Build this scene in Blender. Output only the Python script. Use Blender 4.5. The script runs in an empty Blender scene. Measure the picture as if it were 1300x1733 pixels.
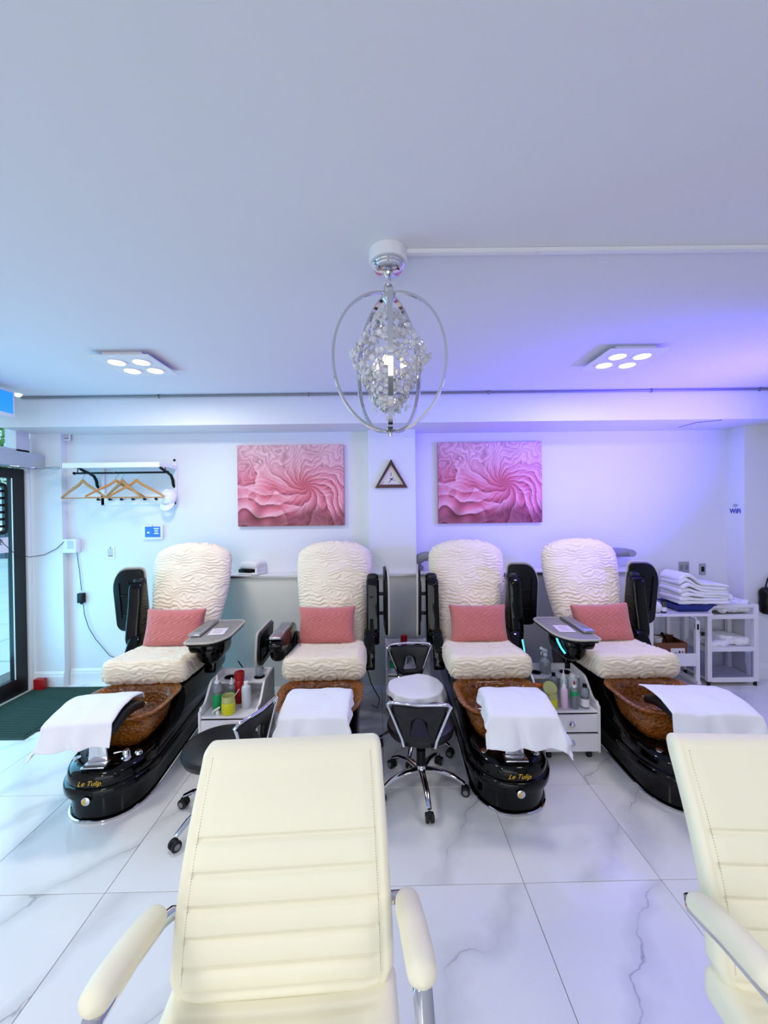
import bpy, bmesh, math, random
import numpy as np
from mathutils import Vector, Matrix, noise
random.seed(7)
PI = math.pi
S = bpy.context.scene
COL = S.collection

# ------------------------------------------------------------------ camera
F = 672.0
ROLL = math.radians(0.68); PITCH = math.radians(-0.45)
CAMLOC = Vector((0, 0, 1.62))
fw = Vector((0, math.cos(PITCH), math.sin(PITCH)))
rt0 = Vector((1, 0, 0)); up0 = rt0.cross(fw)
rt = rt0*math.cos(ROLL) - up0*math.sin(ROLL)
up = up0*math.cos(ROLL) + rt0*math.sin(ROLL)
cam = bpy.data.cameras.new('camera'); camo = bpy.data.objects.new('camera', cam); COL.objects.link(camo)
cam.sensor_fit = 'HORIZONTAL'; cam.sensor_width = 36.0; cam.lens = 36.0*F/1300; cam.clip_start = 0.05; cam.clip_end = 200
m = Matrix((rt, up, -fw)).transposed().to_4x4(); m.translation = CAMLOC
camo.matrix_world = m
S.camera = camo

def at(px, py, Y):
    """the point of the room at depth Y seen at a place of the photograph"""
    d = fw + rt*((px-650)/F) + up*((866.5-py)/F)
    return CAMLOC + d*(Y/d.y)

# ------------------------------------------------------------------ view, world, lights
vs = S.view_settings
vs.view_transform = 'Standard'; vs.look = 'None'; vs.gamma = 1; vs.use_curve_mapping = False
vs.exposure = 0.03
W = bpy.data.worlds.new('world'); S.world = W; W.use_nodes = True
bg = W.node_tree.nodes['Background']
bg.inputs[0].default_value = (0.50, 0.80, 1.0, 1); bg.inputs[1].default_value = 2.2

def area(name, loc, target, size, power, color, size_y=None, spread=180):
    l = bpy.data.lights.new(name, 'AREA'); l.energy = power; l.color = color
    l.shape = 'RECTANGLE' if size_y else 'DISK'; l.size = size
    if size_y: l.size_y = size_y
    l.spread = math.radians(spread)
    o = bpy.data.objects.new(name, l); COL.objects.link(o); o.location = loc
    d = Vector(target)-Vector(loc); o.rotation_euler = d.to_track_quat('-Z', 'Y').to_euler()
    return o
# room lamps on the ceiling (the two in view; those further back are unseen, added as fill)
for i, (x, y) in enumerate([(-1.61, 2.6), (1.60, 2.6)]):
    area('panel_or_fill', (x, y, 2.555), (x, y, 0), 0.3, 15 if x < 0 else 10, (1.0, 0.94, 0.87))
for i, (x, y) in enumerate([(-1.6, 0.3), (1.6, 0.3), (-1.6, -2.0), (1.6, -2.0)]):
    area('panel_or_fill', (x, y, 2.56), (x, y, 0), 0.5, (12 if y > 0 else 20)*(1.15 if x < 0 else 0.7), (1.0, 0.96, 0.93))
# daylight is added behind the camera as unseen uplight; the next comes through the door
area('rear_fill', (-0.6, -3.3, 1.3), (0, 3.0, 2.9), 5.0, 80, (0.92, 0.96, 1.0), 2.4)
area('door_daylight', (-3.36, 2.75, 1.25), (0, 2.9, 1.0), 1.3, 40, (0.16, 0.62, 1.0), 1.9)
# violet LED lamp on the right-hand wall
area('violet_lamp', (3.2, 2.3, 1.7), (1.9, 3.4, 2.4), 0.5, 44, (0.10, 0.06, 1.0), 0.3, spread=100)

# ------------------------------------------------------------------ materials
def lin(c):
    if isinstance(c, str):
        c = c.lstrip('#'); c = [int(c[i:i+2], 16)/255 for i in (0, 2, 4)]
    return tuple((x/12.92 if x <= 0.04045 else ((x+0.055)/1.055)**2.4) for x in c)+(1.0,)

def setin(b, k, v):
    if k in b.inputs: b.inputs[k].default_value = v

def mat(name, col, rough=0.5, metal=0.0, bump=None, coat=0, trans=0, emit=None, estr=0, var=0, varscale=5, sheen=0, ior=1.45, spec=0.5, alpha=1, bstretch=None):
    M = bpy.data.materials.new(name); M.use_nodes = True
    nt = M.node_tree; b = nt.nodes['Principled BSDF']
    setin(b, 'Base Color', lin(col)); setin(b, 'Roughness', rough); setin(b, 'Metallic', metal)
    setin(b, 'Coat Weight', coat); setin(b, 'Coat Roughness', 0.05); setin(b, 'Transmission Weight', trans)
    setin(b, 'Sheen Weight', sheen); setin(b, 'IOR', ior); setin(b, 'Specular IOR Level', spec); setin(b, 'Alpha', alpha)
    if emit: setin(b, 'Emission Color', lin(emit)); setin(b, 'Emission Strength', estr)
    tc = nt.nodes.new('ShaderNodeTexCoord'); vec = tc.outputs['Object']
    if bstretch:
        mp = nt.nodes.new('ShaderNodeMapping'); mp.inputs['Scale'].default_value = bstretch
        nt.links.new(vec, mp.inputs[0]); vec = mp.outputs[0]
    if bump:
        kind, sc, st, dist = bump
        if kind == 'noise':
            n = nt.nodes.new('ShaderNodeTexNoise'); n.inputs['Scale'].default_value = sc; n.inputs['Detail'].default_value = 4; out = n.outputs[0]
        elif kind == 'voronoi':
            n = nt.nodes.new('ShaderNodeTexVoronoi'); n.feature = 'SMOOTH_F1'; n.inputs['Scale'].default_value = sc; out = n.outputs['Distance']
        nt.links.new(vec, n.inputs['Vector'])
        bp = nt.nodes.new('ShaderNodeBump'); bp.inputs['Strength'].default_value = st; bp.inputs['Distance'].default_value = dist
        nt.links.new(out, bp.inputs['Height']); nt.links.new(bp.outputs[0], b.inputs['Normal'])
    if var:
        n2 = nt.nodes.new('ShaderNodeTexNoise'); n2.inputs['Scale'].default_value = varscale; n2.inputs['Detail'].default_value = 3
        nt.links.new(tc.outputs['Object'], n2.inputs['Vector'])
        mx = nt.nodes.new('ShaderNodeMixRGB'); mx.inputs[1].default_value = lin(col)
        c2 = [x*(1-var) for x in lin(col)[:3]]+[1]; mx.inputs[2].default_value = c2
        nt.links.new(n2.outputs[0], mx.inputs[0]); nt.links.new(mx.outputs[0], b.inputs['Base Color'])
    return M

WALL = mat('wall_paint', '#e4e6ea', 0.55, bump=('noise', 60, 0.08, 0.002), var=0.03, varscale=1.2)
CEIL = mat('ceiling_paint', '#e6e6ec', 0.75, bump=('noise', 90, 0.06, 0.002))
LOWW = mat('low_wall_laminate', '#e0e0d8', 0.25, spec=0.4)
WHITE = mat('white_paint', '#ebebee', 0.4)
WHITEG = mat('white_laminate', '#e6e4ea', 0.3)
BLACKG = mat('glossy_black', '#030304', 0.05, spec=0.32)
BLACKM = mat('black_satin', '#060708', 0.35, spec=0.3)
BLACKL = mat('black_vinyl', '#0c0d10', 0.42, bump=('noise', 240, 0.12, 0.001))
CHROME = mat('chrome', '#d6d6da', 0.08, 1.0)
NICKEL = mat('brushed_nickel', '#b4b4b6', 0.28, 1.0)
STEELG = mat('steel_grey', '#8b8c90', 0.4, 0.7)
COVER = mat('ruched_cover', '#f1e3cd', 0.85, bump=('noise', 120, 0.25, 0.003), sheen=0.3, bstretch=(0.6, 1, 1.4))
PINK = mat('pink_knit', '#d07874', 0.9, bump=('noise', 70, 0.35, 0.004), sheen=0.4, var=0.2, varscale=22)
TOWEL = mat('white_terry', '#efeff4', 0.95, bump=('noise', 420, 0.4, 0.002), sheen=0.4)
LEATHER = mat('cream_leather', '#f5f0d6', 0.45, bump=('noise', 260, 0.12, 0.001), spec=0.35, var=0.03, varscale=3)
STITCH = mat('stitch_thread', '#c9c6ac', 0.8)
TRAYTOP = mat('tray_grey', '#8d8884', 0.42)
TRAYEDGE = mat('tray_cream_edge', '#b9b3a6', 0.4)
WOOD = mat('hanger_wood', '#c98f4d', 0.4, bump=('noise', 30, 0.1, 0.001), var=0.25, varscale=14, bstretch=(1, 1, 8))
DARKWOOD = mat('dark_cherry_wood', '#4a1e1c', 0.3, var=0.3, varscale=20)
SCREEN = mat('blue_screen', '#2a62d8', 0.2, emit='#2a62e0', estr=0.8)
CYAN = mat('cyan_led', '#30d0f0', 0.3, emit='#40d8ff', estr=3.0)
LAMPDISC = mat('lamp_disc', '#fff6d8', 0.4, emit='#fff2c8', estr=6.0)
BULB = mat('warm_bulb', '#fff0c0', 0.4, emit='#ffe6a0', estr=3.0)
def thin_glass(name, tint):
    M = bpy.data.materials.new(name); M.use_nodes = True; nt = M.node_tree
    nt.nodes.remove(nt.nodes['Principled BSDF']); out = nt.nodes['Material Output']
    tr = nt.nodes.new('ShaderNodeBsdfTransparent'); tr.inputs[0].default_value = lin(tint)
    gl = nt.nodes.new('ShaderNodeBsdfGlossy'); gl.inputs['Roughness'].default_value = 0.02
    lw = nt.nodes.new('ShaderNodeLayerWeight'); lw.inputs[0].default_value = 0.5
    fr = nt.nodes.new('ShaderNodeMapRange'); fr.inputs['From Min'].default_value = 0.45; fr.inputs['To Min'].default_value = 0.03; fr.inputs['To Max'].default_value = 0.4
    nt.links.new(lw.outputs['Facing'], fr.inputs['Value'])
    mx = nt.nodes.new('ShaderNodeMixShader'); nt.links.new(fr.outputs[0], mx.inputs[0]); nt.links.new(tr.outputs[0], mx.inputs[1]); nt.links.new(gl.outputs[0], mx.inputs[2])
    nt.links.new(mx.outputs[0], out.inputs[0]); return M
GLASS = thin_glass('clear_glass', '#f2fafa')
CRYSTAL = mat('crystal', '#f4f4fa', 0.04, trans=0.42, ior=1.6)
PAPER = mat('paper', '#eceaf0', 0.6)
PRINT = mat('dark_print', '#3a3c48', 0.6)
PRINTP = mat('mauve_print', '#b08090', 0.6)
GOLD = mat('gold_print', '#d8b030', 0.35, 0.3, emit='#d8b030', estr=0.0)
RED = mat('red_plastic', '#a51218', 0.3)
CARD = mat('cardboard', '#7a4c34', 0.8, var=0.15, varscale=8)
MATG = mat('green_mat', '#30493f', 0.95, bump=('noise', 180, 0.6, 0.004), var=0.3, varscale=30)
MATR = mat('maroon_mat', '#3a2430', 0.95, bump=('noise', 160, 0.6, 0.004), var=0.4, varscale=20)
RUBBER = mat('black_rubber', '#0e0f12', 0.6)
DOORBLK = mat('door_black_metal', '#08090c', 0.35)
METALW = mat('painted_metal', '#b9bfca', 0.4, 0.2)
GREY = mat('grey_fabric', '#8f9196', 0.9, bump=('noise', 90, 0.3, 0.003))
BLUEP = mat('blue_plastic', '#1c2f94', 0.15, trans=0.2)
YEL = mat('yellow_gel', '#e3e020', 0.3, var=0.1, varscale=40)
YELT = mat('yellow_clear', '#d8dc90', 0.15, trans=0.35)
GREENL = mat('green_liquid', '#129a58', 0.3)
MILK = mat('milky_plastic', '#dfe6ee', 0.3, trans=0.25)
CLEARP = mat('clear_plastic', '#cdd6e0', 0.12, trans=0.75)
PINKB = mat('pink_lotion', '#dcc2de', 0.35)
GREYL = mat('grey_liquid', '#8f9aa2', 0.15, trans=0.4)
ORANGE = mat('orange_plastic', '#d2601c', 0.4)

def amber():
    M = mat('amber_hammered_glass', '#7a3a12', 0.08, bump=('voronoi', 68, 1.0, 0.008), coat=0.4)
    nt = M.node_tree; b = nt.nodes['Principled BSDF']
    v = [n for n in nt.nodes if n.type == 'TEX_VORONOI'][0]
    r = nt.nodes.new('ShaderNodeValToRGB')
    r.color_ramp.elements[0].color = lin('#a86424'); r.color_ramp.elements[0].position = 0.0
    r.color_ramp.elements[1].color = lin('#451b09'); r.color_ramp.elements[1].position = 0.95
    nt.links.new(v.outputs['Distance'], r.inputs[0]); nt.links.new(r.outputs[0], b.inputs['Base Color'])
    return M
AMBER = amber()

def marble():
    M = bpy.data.materials.new('marble_tile'); M.use_nodes = True
    nt = M.node_tree; N = nt.nodes.new; L = nt.links.new; b = nt.nodes['Principled BSDF']
    tc = N('ShaderNodeTexCoord'); oi = N('ShaderNodeObjectInfo')
    mul = N('ShaderNodeMath'); mul.operation = 'MULTIPLY'; mul.inputs[1].default_value = 37
    L(oi.outputs['Random'], mul.inputs[0])
    add = N('ShaderNodeVectorMath'); add.operation = 'ADD'; L(tc.outputs['Object'], add.inputs[0]); L(mul.outputs[0], add.inputs[1])
    def math_(op, x, y=None):
        n = N('ShaderNodeMath'); n.operation = op
        for k, v in enumerate((x, y)):
            if v is None: continue
            if isinstance(v, (int, float)): n.inputs[k].default_value = v
            else: L(v, n.inputs[k])
        return n.outputs[0]
    def noi(scale, det):
        n = N('ShaderNodeTexNoise'); n.inputs['Scale'].default_value = scale; n.inputs['Detail'].default_value = det; L(add.outputs[0], n.inputs['Vector']); return math_('SUBTRACT', n.outputs[0], 0.5)
    sp = N('ShaderNodeSeparateXYZ'); L(tc.outputs['Object'], sp.inputs[0])
    u = math_('ADD', math_('MULTIPLY', sp.outputs[0], 0.75), math_('MULTIPLY', sp.outputs[1], -0.62))
    u = math_('ADD', u, math_('MULTIPLY', noi(2.0, 2), 0.42)); u = math_('ADD', u, math_('MULTIPLY', noi(9, 4), 0.11))
    u = math_('ADD', math_('MULTIPLY', u, 2.3), mul.outputs[0])
    dd = math_('ABSOLUTE', math_('SUBTRACT', math_('FRACT', u), 0.5))
    def band(w_):
        r = N('ShaderNodeMapRange'); r.inputs['From Min'].default_value = 0; r.inputs['From Max'].default_value = w_; r.inputs['To Min'].default_value = 1; r.inputs['To Max'].default_value = 0; L(dd, r.inputs['Value']); return r.outputs[0]
    v1 = math_('MULTIPLY', band(0.020), 0.8); v2 = band(0.16)
    mask = N('ShaderNodeTexNoise'); mask.inputs['Scale'].default_value = 1.9; L(add.outputs[0], mask.inputs['Vector'])
    mr = N('ShaderNodeMapRange'); mr.inputs['From Min'].default_value = 0.42; mr.inputs['From Max'].default_value = 0.64; L(mask.outputs[0], mr.inputs['Value'])
    m1 = N('ShaderNodeMath'); m1.operation = 'MULTIPLY'; L(v1, m1.inputs[0]); L(mr.outputs[0], m1.inputs[1])
    m2 = N('ShaderNodeMath'); m2.operation = 'MULTIPLY'; m2.inputs[1].default_value = 0.24; L(v2, m2.inputs[0])
    mx = N('ShaderNodeMath'); mx.operation = 'MAXIMUM'; L(m1.outputs[0], mx.inputs[0]); L(m2.outputs[0], mx.inputs[1])
    mix = N('ShaderNodeMixRGB'); mix.inputs[1].default_value = lin('#e9eaea'); mix.inputs[2].default_value = lin('#7c8088'); L(mx.outputs[0], mix.inputs[0])
    L(mix.outputs[0], b.inputs['Base Color']); setin(b, 'Roughness', 0.12); setin(b, 'Specular IOR Level', 0.45)
    return M
MARBLE = marble()
GROUT = mat('grout', '#6c6e70', 0.9)

# ------------------------------------------------------------------ mesh helpers
class MB:
    def __init__(s): s.bm = bmesh.new()
    def _add(s, b, M=None):
        if M is not None: bmesh.ops.transform(b, matrix=M, verts=b.verts)
        me = bpy.data.meshes.new('tmp'); b.to_mesh(me); b.free(); s.bm.from_mesh(me); bpy.data.meshes.remove(me); return s
    def box(s, c, size, bev=0, seg=2, rot=None, M=None):
        b = bmesh.new(); bmesh.ops.create_cube(b, size=1)
        bmesh.ops.scale(b, vec=size, verts=b.verts)
        if bev: bmesh.ops.bevel(b, geom=b.edges[:], offset=bev, segments=seg, profile=0.5, affect='EDGES', clamp_overlap=True)
        T = Matrix.Translation(c)
        if rot is not None: T = T @ rot.to_4x4()
        return s._add(b, M @ T if M is not None else T)
    def cyl(s, p0, p1, r0, r1=None, seg=20, bev=0):
        p0 = Vector(p0); p1 = Vector(p1); r1 = r0 if r1 is None else r1
        b = bmesh.new(); d = p1-p0
        bmesh.ops.create_cone(b, cap_ends=True, segments=seg, radius1=r0, radius2=r1, depth=d.length)
        if bev:
            es = [e for e in b.edges if abs(e.verts[0].co.z-e.verts[1].co.z) < 1e-6]
            bmesh.ops.bevel(b, geom=es, offset=bev, segments=2, profile=0.5, affect='EDGES')
        return s._add(b, Matrix.Translation((p0+p1)/2) @ d.to_track_quat('Z', 'Y').to_matrix().to_4x4())
    def lathe(s, prof, c=(0, 0, 0), seg=28, M=None):
        b = bmesh.new(); rings = []
        for r, z in prof:
            if r < 1e-5: rings.append([b.verts.new((0, 0, z))])
            else: rings.append([b.verts.new((r*math.cos(2*PI*k/seg), r*math.sin(2*PI*k/seg), z)) for k in range(seg)])
        for A, B in zip(rings, rings[1:]):
            for k in range(seg):
                k2 = (k+1) % seg
                if len(A) == 1 and len(B) == 1: continue
                if len(A) == 1: b.faces.new((A[0], B[k2], B[k]))
                elif len(B) == 1: b.faces.new((A[k], A[k2], B[0]))
                else: b.faces.new((A[k], A[k2], B[k2], B[k]))
        if len(rings[0]) > 1: b.faces.new(rings[0][::-1])
        if len(rings[-1]) > 1: b.faces.new(rings[-1])
        bmesh.ops.recalc_face_normals(b, faces=b.faces)
        T = Matrix.Translation(c)
        return s._add(b, T @ M if M is not None else T)
    def sph(s, c, r, sc=(1, 1, 1), u=16, v=10, M=None):
        b = bmesh.new(); bmesh.ops.create_uvsphere(b, u_segments=u, v_segments=v, radius=r)
        T = Matrix.Translation(c) @ (M if M is not None else Matrix.Identity(4)) @ Matrix.Diagonal((*sc, 1)); return s._add(b, T)
    def tube(s, pts, r, seg=10, closed=False, sx=1.0, upv=None):
        pts = [Vector(p) for p in pts]; n = len(pts)
        rr = r if isinstance(r, (list, tuple)) else [r]*n
        b = bmesh.new(); rings = []; prev = None
        for i, p in enumerate(pts):
            if closed: t = pts[(i+1) % n]-pts[i-1]
            else: t = pts[min(i+1, n-1)]-pts[max(i-1, 0)]
            t.normalize()
            if prev is None:
                u = Vector(upv) if upv else (Vector((0, 0, 1)) if abs(t.z) < 0.9 else Vector((1, 0, 0)))
            else: u = prev
            u = (u - t*u.dot(t)).normalized(); prev = u; w = t.cross(u)
            rings.append([b.verts.new(p + (u*math.cos(2*PI*k/seg)+w*(sx*math.sin(2*PI*k/seg)))*rr[i]) for k in range(seg)])
        m_ = n if closed else n-1
        for i in range(m_):
            A = rings[i]; B = rings[(i+1) % n]
            for k in range(seg): b.faces.new((A[k], A[(k+1) % seg], B[(k+1) % seg], B[k]))
        if not closed: b.faces.new(rings[0][::-1]); b.faces.new(rings[-1])
        bmesh.ops.recalc_face_normals(b, faces=b.faces)
        return s._add(b)
    def prism(s, poly, d0, d1, plane='xy', bev=0, seg=2, M=None):
        b = bmesh.new()
        def P(u, v, w): return {'xy': (u, v, w), 'xz': (u, w, v), 'yz': (w, u, v)}[plane]
        A = [b.verts.new(P(u, v, d0)) for u, v in poly]; B = [b.verts.new(P(u, v, d1)) for u, v in poly]
        b.faces.new(A); b.faces.new(B); n = len(poly)
        for i in range(n): b.faces.new((A[i], A[(i+1) % n], B[(i+1) % n], B[i]))
        bmesh.ops.recalc_face_normals(b, faces=b.faces)
        if bev:
            sA = set(A); sB = set(B)
            es = [e for e in b.edges if (e.verts[0] in sA and e.verts[1] in sA) or (e.verts[0] in sB and e.verts[1] in sB)]
            bmesh.ops.bevel(b, geom=es, offset=bev, segments=seg, profile=0.5, affect='EDGES')
        return s._add(b, M)
    def ringplate(s, outer, inner, d0, d1, plane='xz', c=None, n=64, bev=0, M=None):
        c = c or (sum(p[0] for p in inner)/len(inner), sum(p[1] for p in inner)/len(inner))
        def cast(poly, a):
            dx, dy = math.cos(a), math.sin(a); best = None
            for i in range(len(poly)):
                x1, y1 = poly[i][0]-c[0], poly[i][1]-c[1]; x2, y2 = poly[(i+1) % len(poly)][0]-c[0], poly[(i+1) % len(poly)][1]-c[1]
                ex, ey = x2-x1, y2-y1; den = dx*ey-dy*ex
                if abs(den) < 1e-12: continue
                t = (x1*ey-y1*ex)/den; u = (x1*dy-y1*dx)/den
                if t > 0 and -1e-6 <= u <= 1+1e-6 and (best is None or t > best): best = t
            return (c[0]+dx*best, c[1]+dy*best)
        angs = sorted(set([round(2*PI*k/n, 6) for k in range(n)] + [round(math.atan2(p[1]-c[1], p[0]-c[0]) % (2*PI), 6) for p in list(outer)+list(inner)]))
        O = [cast(outer, a) for a in angs]; I = [cast(inner, a) for a in angs]; n = len(angs)
        b = bmesh.new()
        def P(u, v, w): return {'xy': (u, v, w), 'xz': (u, w, v), 'yz': (w, u, v)}[plane]
        V = [[b.verts.new(P(p[0], p[1], w)) for p in L_] for L_, w in ((O, d0), (O, d1), (I, d1), (I, d0))]
        for j in range(4):
            A, B = V[j], V[(j+1) % 4]
            for i in range(n): b.faces.new((A[i], A[(i+1) % n], B[(i+1) % n], B[i]))
        bmesh.ops.recalc_face_normals(b, faces=b.faces)
        return s._add(b, M)
    def grid(s, fn, nu, nv, closeu=False):
        b = bmesh.new(); V = [[b.verts.new(fn(i/nu, j/nv)) for j in range(nv+1)] for i in range(nu if closeu else nu+1)]
        for i in range(nu):
            i2 = (i+1) % len(V)
            for j in range(nv): b.faces.new((V[i][j], V[i2][j], V[i2][j+1], V[i][j+1]))
        return s._add(b)
    def loft(s, rings, cap=True):
        b = bmesh.new(); R = [[b.verts.new(p) for p in r] for r in rings]; n = len(R[0])
        for A, B in zip(R, R[1:]):
            for i in range(n): b.faces.new((A[i], A[(i+1) % n], B[(i+1) % n], B[i]))
        if cap: b.faces.new(R[0][::-1]); b.faces.new(R[-1])
        bmesh.ops.recalc_face_normals(b, faces=b.faces)
        return s._add(b)
    def xf(s, M): bmesh.ops.transform(s.bm, matrix=M, verts=s.bm.verts); return s
    def warp(s, fn):
        for v in s.bm.verts: v.co = fn(v.co)
        return s
    def mesh(s, name='m', smooth=True, ang=38):
        me = bpy.data.meshes.new(name); s.bm.to_mesh(me); s.bm.free()
        if smooth:
            me.shade_smooth(); me.set_sharp_from_angle(angle=math.radians(ang))
        return me

def obj(name, mb, material, parent=None, loc=None, rot=None, smooth=True, ang=38, label=None, mods=()):
    me = mb if isinstance(mb, bpy.types.Mesh) else mb.mesh(name, smooth, ang)
    if not me.materials: me.materials.append(material)
    o = bpy.data.objects.new(name, me); COL.objects.link(o)
    if parent: o.parent = parent
    if loc: o.location = loc
    if rot: o.rotation_euler = rot
    if label: o['label'] = label
    for md in mods:
        if md[0] == 'solid':
            q = o.modifiers.new('s', 'SOLIDIFY'); q.thickness = md[1]; q.offset = 0
        if md[0] == 'sub':
            q = o.modifiers.new('u', 'SUBSURF'); q.levels = q.render_levels = md[1]
    return o
def empty(name, loc=(0, 0, 0), rz=0, rot=None):
    o = bpy.data.objects.new(name, None); COL.objects.link(o); o.location = loc; o.rotation_euler = rot or (0, 0, rz); o.empty_display_size = 0.1; return o
def tag(o, label, cat, group=None, kind=None):
    o['label'] = label; o['category'] = cat
    if group: o['group'] = group
    if kind: o['kind'] = kind
    return o
def struct(o, label=None):
    o['kind'] = 'structure'
    if label: o['label'] = label
    return o
def copy_tree(o, parent=None):
    c = o.copy(); COL.objects.link(c); c.parent = parent
    if parent is None:
        for k in ('label',):
            if k in c: del c[k]
    for ch in list(o.children): copy_tree(ch, c)
    return c

def latbox(size, r, n, fn=None):
    """rounded box with a dense regular surface; fn(point, normal) reshapes it; returns a mesh"""
    sx, sy, sz = [v/2 for v in size]; nx, ny, nz = n
    idx = {}; V = []; Fc = []
    def vid(i, j, k):
        q = (i, j, k)
        if q not in idx:
            p = Vector((sx*(2*i/nx-1), sy*(2*j/ny-1), sz*(2*k/nz-1)))
            inn = Vector([max(-(h-r), min(h-r, c)) for c, h in zip(p, (sx, sy, sz))])
            d = p-inn; d.normalize(); q3 = inn+d*r
            idx[q] = len(V); V.append(fn(q3, d) if fn else q3)
        return idx[q]
    for k in (0, nz):
        for i in range(nx):
            for j in range(ny):
                f = (vid(i, j, k), vid(i+1, j, k), vid(i+1, j+1, k), vid(i, j+1, k)); Fc.append(f if k else f[::-1])
    for j in (0, ny):
        for i in range(nx):
            for k in range(nz):
                f = (vid(i, j, k), vid(i+1, j, k), vid(i+1, j, k+1), vid(i, j, k+1)); Fc.append(f[::-1] if j else f)
    for i in (0, nx):
        for j in range(ny):
            for k in range(nz):
                f = (vid(i, j, k), vid(i, j+1, k), vid(i, j+1, k+1), vid(i, j, k+1)); Fc.append(f if i else f[::-1])
    me = bpy.data.meshes.new('m'); me.from_pydata([tuple(v) for v in V], [], Fc); me.shade_smooth(); return me

def rpoly(pts, r, seg=6):
    out = []; n = len(pts)
    for i in range(n):
        p = Vector(pts[i]).to_2d(); a = Vector(pts[i-1]).to_2d()-p; b = Vector(pts[(i+1) % n]).to_2d()-p
        ri = r[i] if isinstance(r, (list, tuple)) else r
        la, lb = a.length, b.length; a.normalize(); b.normalize()
        d = min(ri, la*0.49, lb*0.49); p0 = p+a*d; p1 = p+b*d
        for k in range(seg+1):
            t = k/seg; q = p0*(1-t)**2+p*2*t*(1-t)+p1*t*t; out.append((q.x, q.y))
    return out

def text_mesh(s, size, depth=0.0008, shear=0.0, align='CENTER', bold=0.0):
    c = bpy.data.curves.new('t', 'FONT'); c.body = s; c.size = size; c.extrude = depth; c.align_x = align; c.align_y = 'CENTER'; c.shear = shear; c.offset = bold
    c.resolution_u = 3
    o = bpy.data.objects.new('t', c); COL.objects.link(o)
    bpy.context.view_layer.update()
    me = bpy.data.meshes.new_from_object(o.evaluated_get(bpy.context.evaluated_depsgraph_get()))
    bpy.data.objects.remove(o); bpy.data.curves.remove(c); me.materials.clear(); return me
FACE = (PI/2, 0, 0)          # text standing on a wall that faces the camera

# ------------------------------------------------------------------ structure
YL, YR, YC = 3.75, 3.88, 3.68      # back wall left of / right of the column, column face
XL, XR, CZ = -3.27, 4.6, 2.61
REAR = -3.6

fl = struct(obj('floor', MB().box(((XL+XR)/2-0.3, 0.2, -0.03), (XR-XL+0.6, 8.2, 0.048)), GROUT), 'white marble tiled floor')
tm = MB().box((0, 0, 0), (0.5945, 0.5945, 0.008), 0.0012, 1).mesh('tile', False)
tm.materials.append(MARBLE)
ta = 0.0125; ex = Vector((math.cos(ta), math.sin(ta), 0)); ey = Vector((-math.sin(ta), math.cos(ta), 0))
og = at(887, 1498, 1.70); og.z = 0
for i in range(-7, 7):
    for j in range(-3, 4):
        p = og+ex*(0.597*(i+0.5))+ey*(0.597*(j+0.5))
        if p.x < XL-0.3 or p.x > XR or p.y > 4.0: continue
        o = bpy.data.objects.new('tile', tm); COL.objects.link(o); o.parent = fl; o.location = (p.x, p.y, -0.004); o.rotation_euler = (0, 0, ta)
struct(obj('ceiling', MB().box(((XL+XR)/2, 0.15, CZ+0.05), (XR-XL+0.4, 8.0, 0.1)), CEIL))
bw = MB()
bw.box(((-3.0+0.1)/2, YL+0.06, CZ/2), (3.1, 0.12, CZ)); bw.box(((0.1+XR)/2, YR+0.06, CZ/2), (XR-0.1, 0.12, CZ))
struct(obj('wall_back', bw, WALL, smooth=False))
# left corner pier, column with the clock, right pier
struct(obj('trim_1', MB().box(((XL-2.985)/2, 3.745, CZ/2), (XL*-1-2.985+0.0, 0.13, CZ)), WALL, smooth=False), 'white pier in the left corner beside the door')
cx0 = at(624, 850, YC).x; cx1 = at(704, 850, YC).x
struct(obj('trim_2', MB().box(((cx0+cx1)/2, (YC+YR)/2, CZ/2), (cx1-cx0, YR-YC, CZ), 0.004), WALL, smooth=False), 'white column carrying the triangular clock')
pxr = at(1230, 850, YR).x
struct(obj('trim_3', MB().box(((pxr+XR)/2, 3.69+0.1, CZ/2), (XR-pxr, 0.2, CZ), 0.003), WALL, smooth=False), 'white pier at the right end of the back wall')
# soffit
sy = 3.39; sz = 2.352
struct(obj('trim_4', MB().box(((XL+XR)/2, (sy+YR)/2, (sz+CZ)/2), (XR-XL, YR-sy, CZ-sz), 0.003), WALL, smooth=False), 'long boxed beam under the ceiling along the back wall')
# low wall with ledge
lx0 = at(362, 980, 3.66).x; lx1 = 2.42
struct(obj('wall_low', MB().box(((lx0+lx1)/2, 3.635+0.12, 0.505), (lx1-lx0, 0.24, 1.01)), LOWW, smooth=False), 'low grey laminate wall behind the chairs')
struct(obj('trim_5', MB().box(((lx0+lx1)/2, 3.62+0.125, 1.02), (lx1-lx0+0.01, 0.255, 0.02), 0.003), WHITEG, smooth=False), 'white ledge on the low wall')
struct(obj('trim_6', MB().box(((lx0+lx1)/2, 3.616, 1.012), (lx1-lx0, 0.006, 0.018), 0.001), NICKEL, smooth=False), 'metal edge strip of the ledge')
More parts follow.
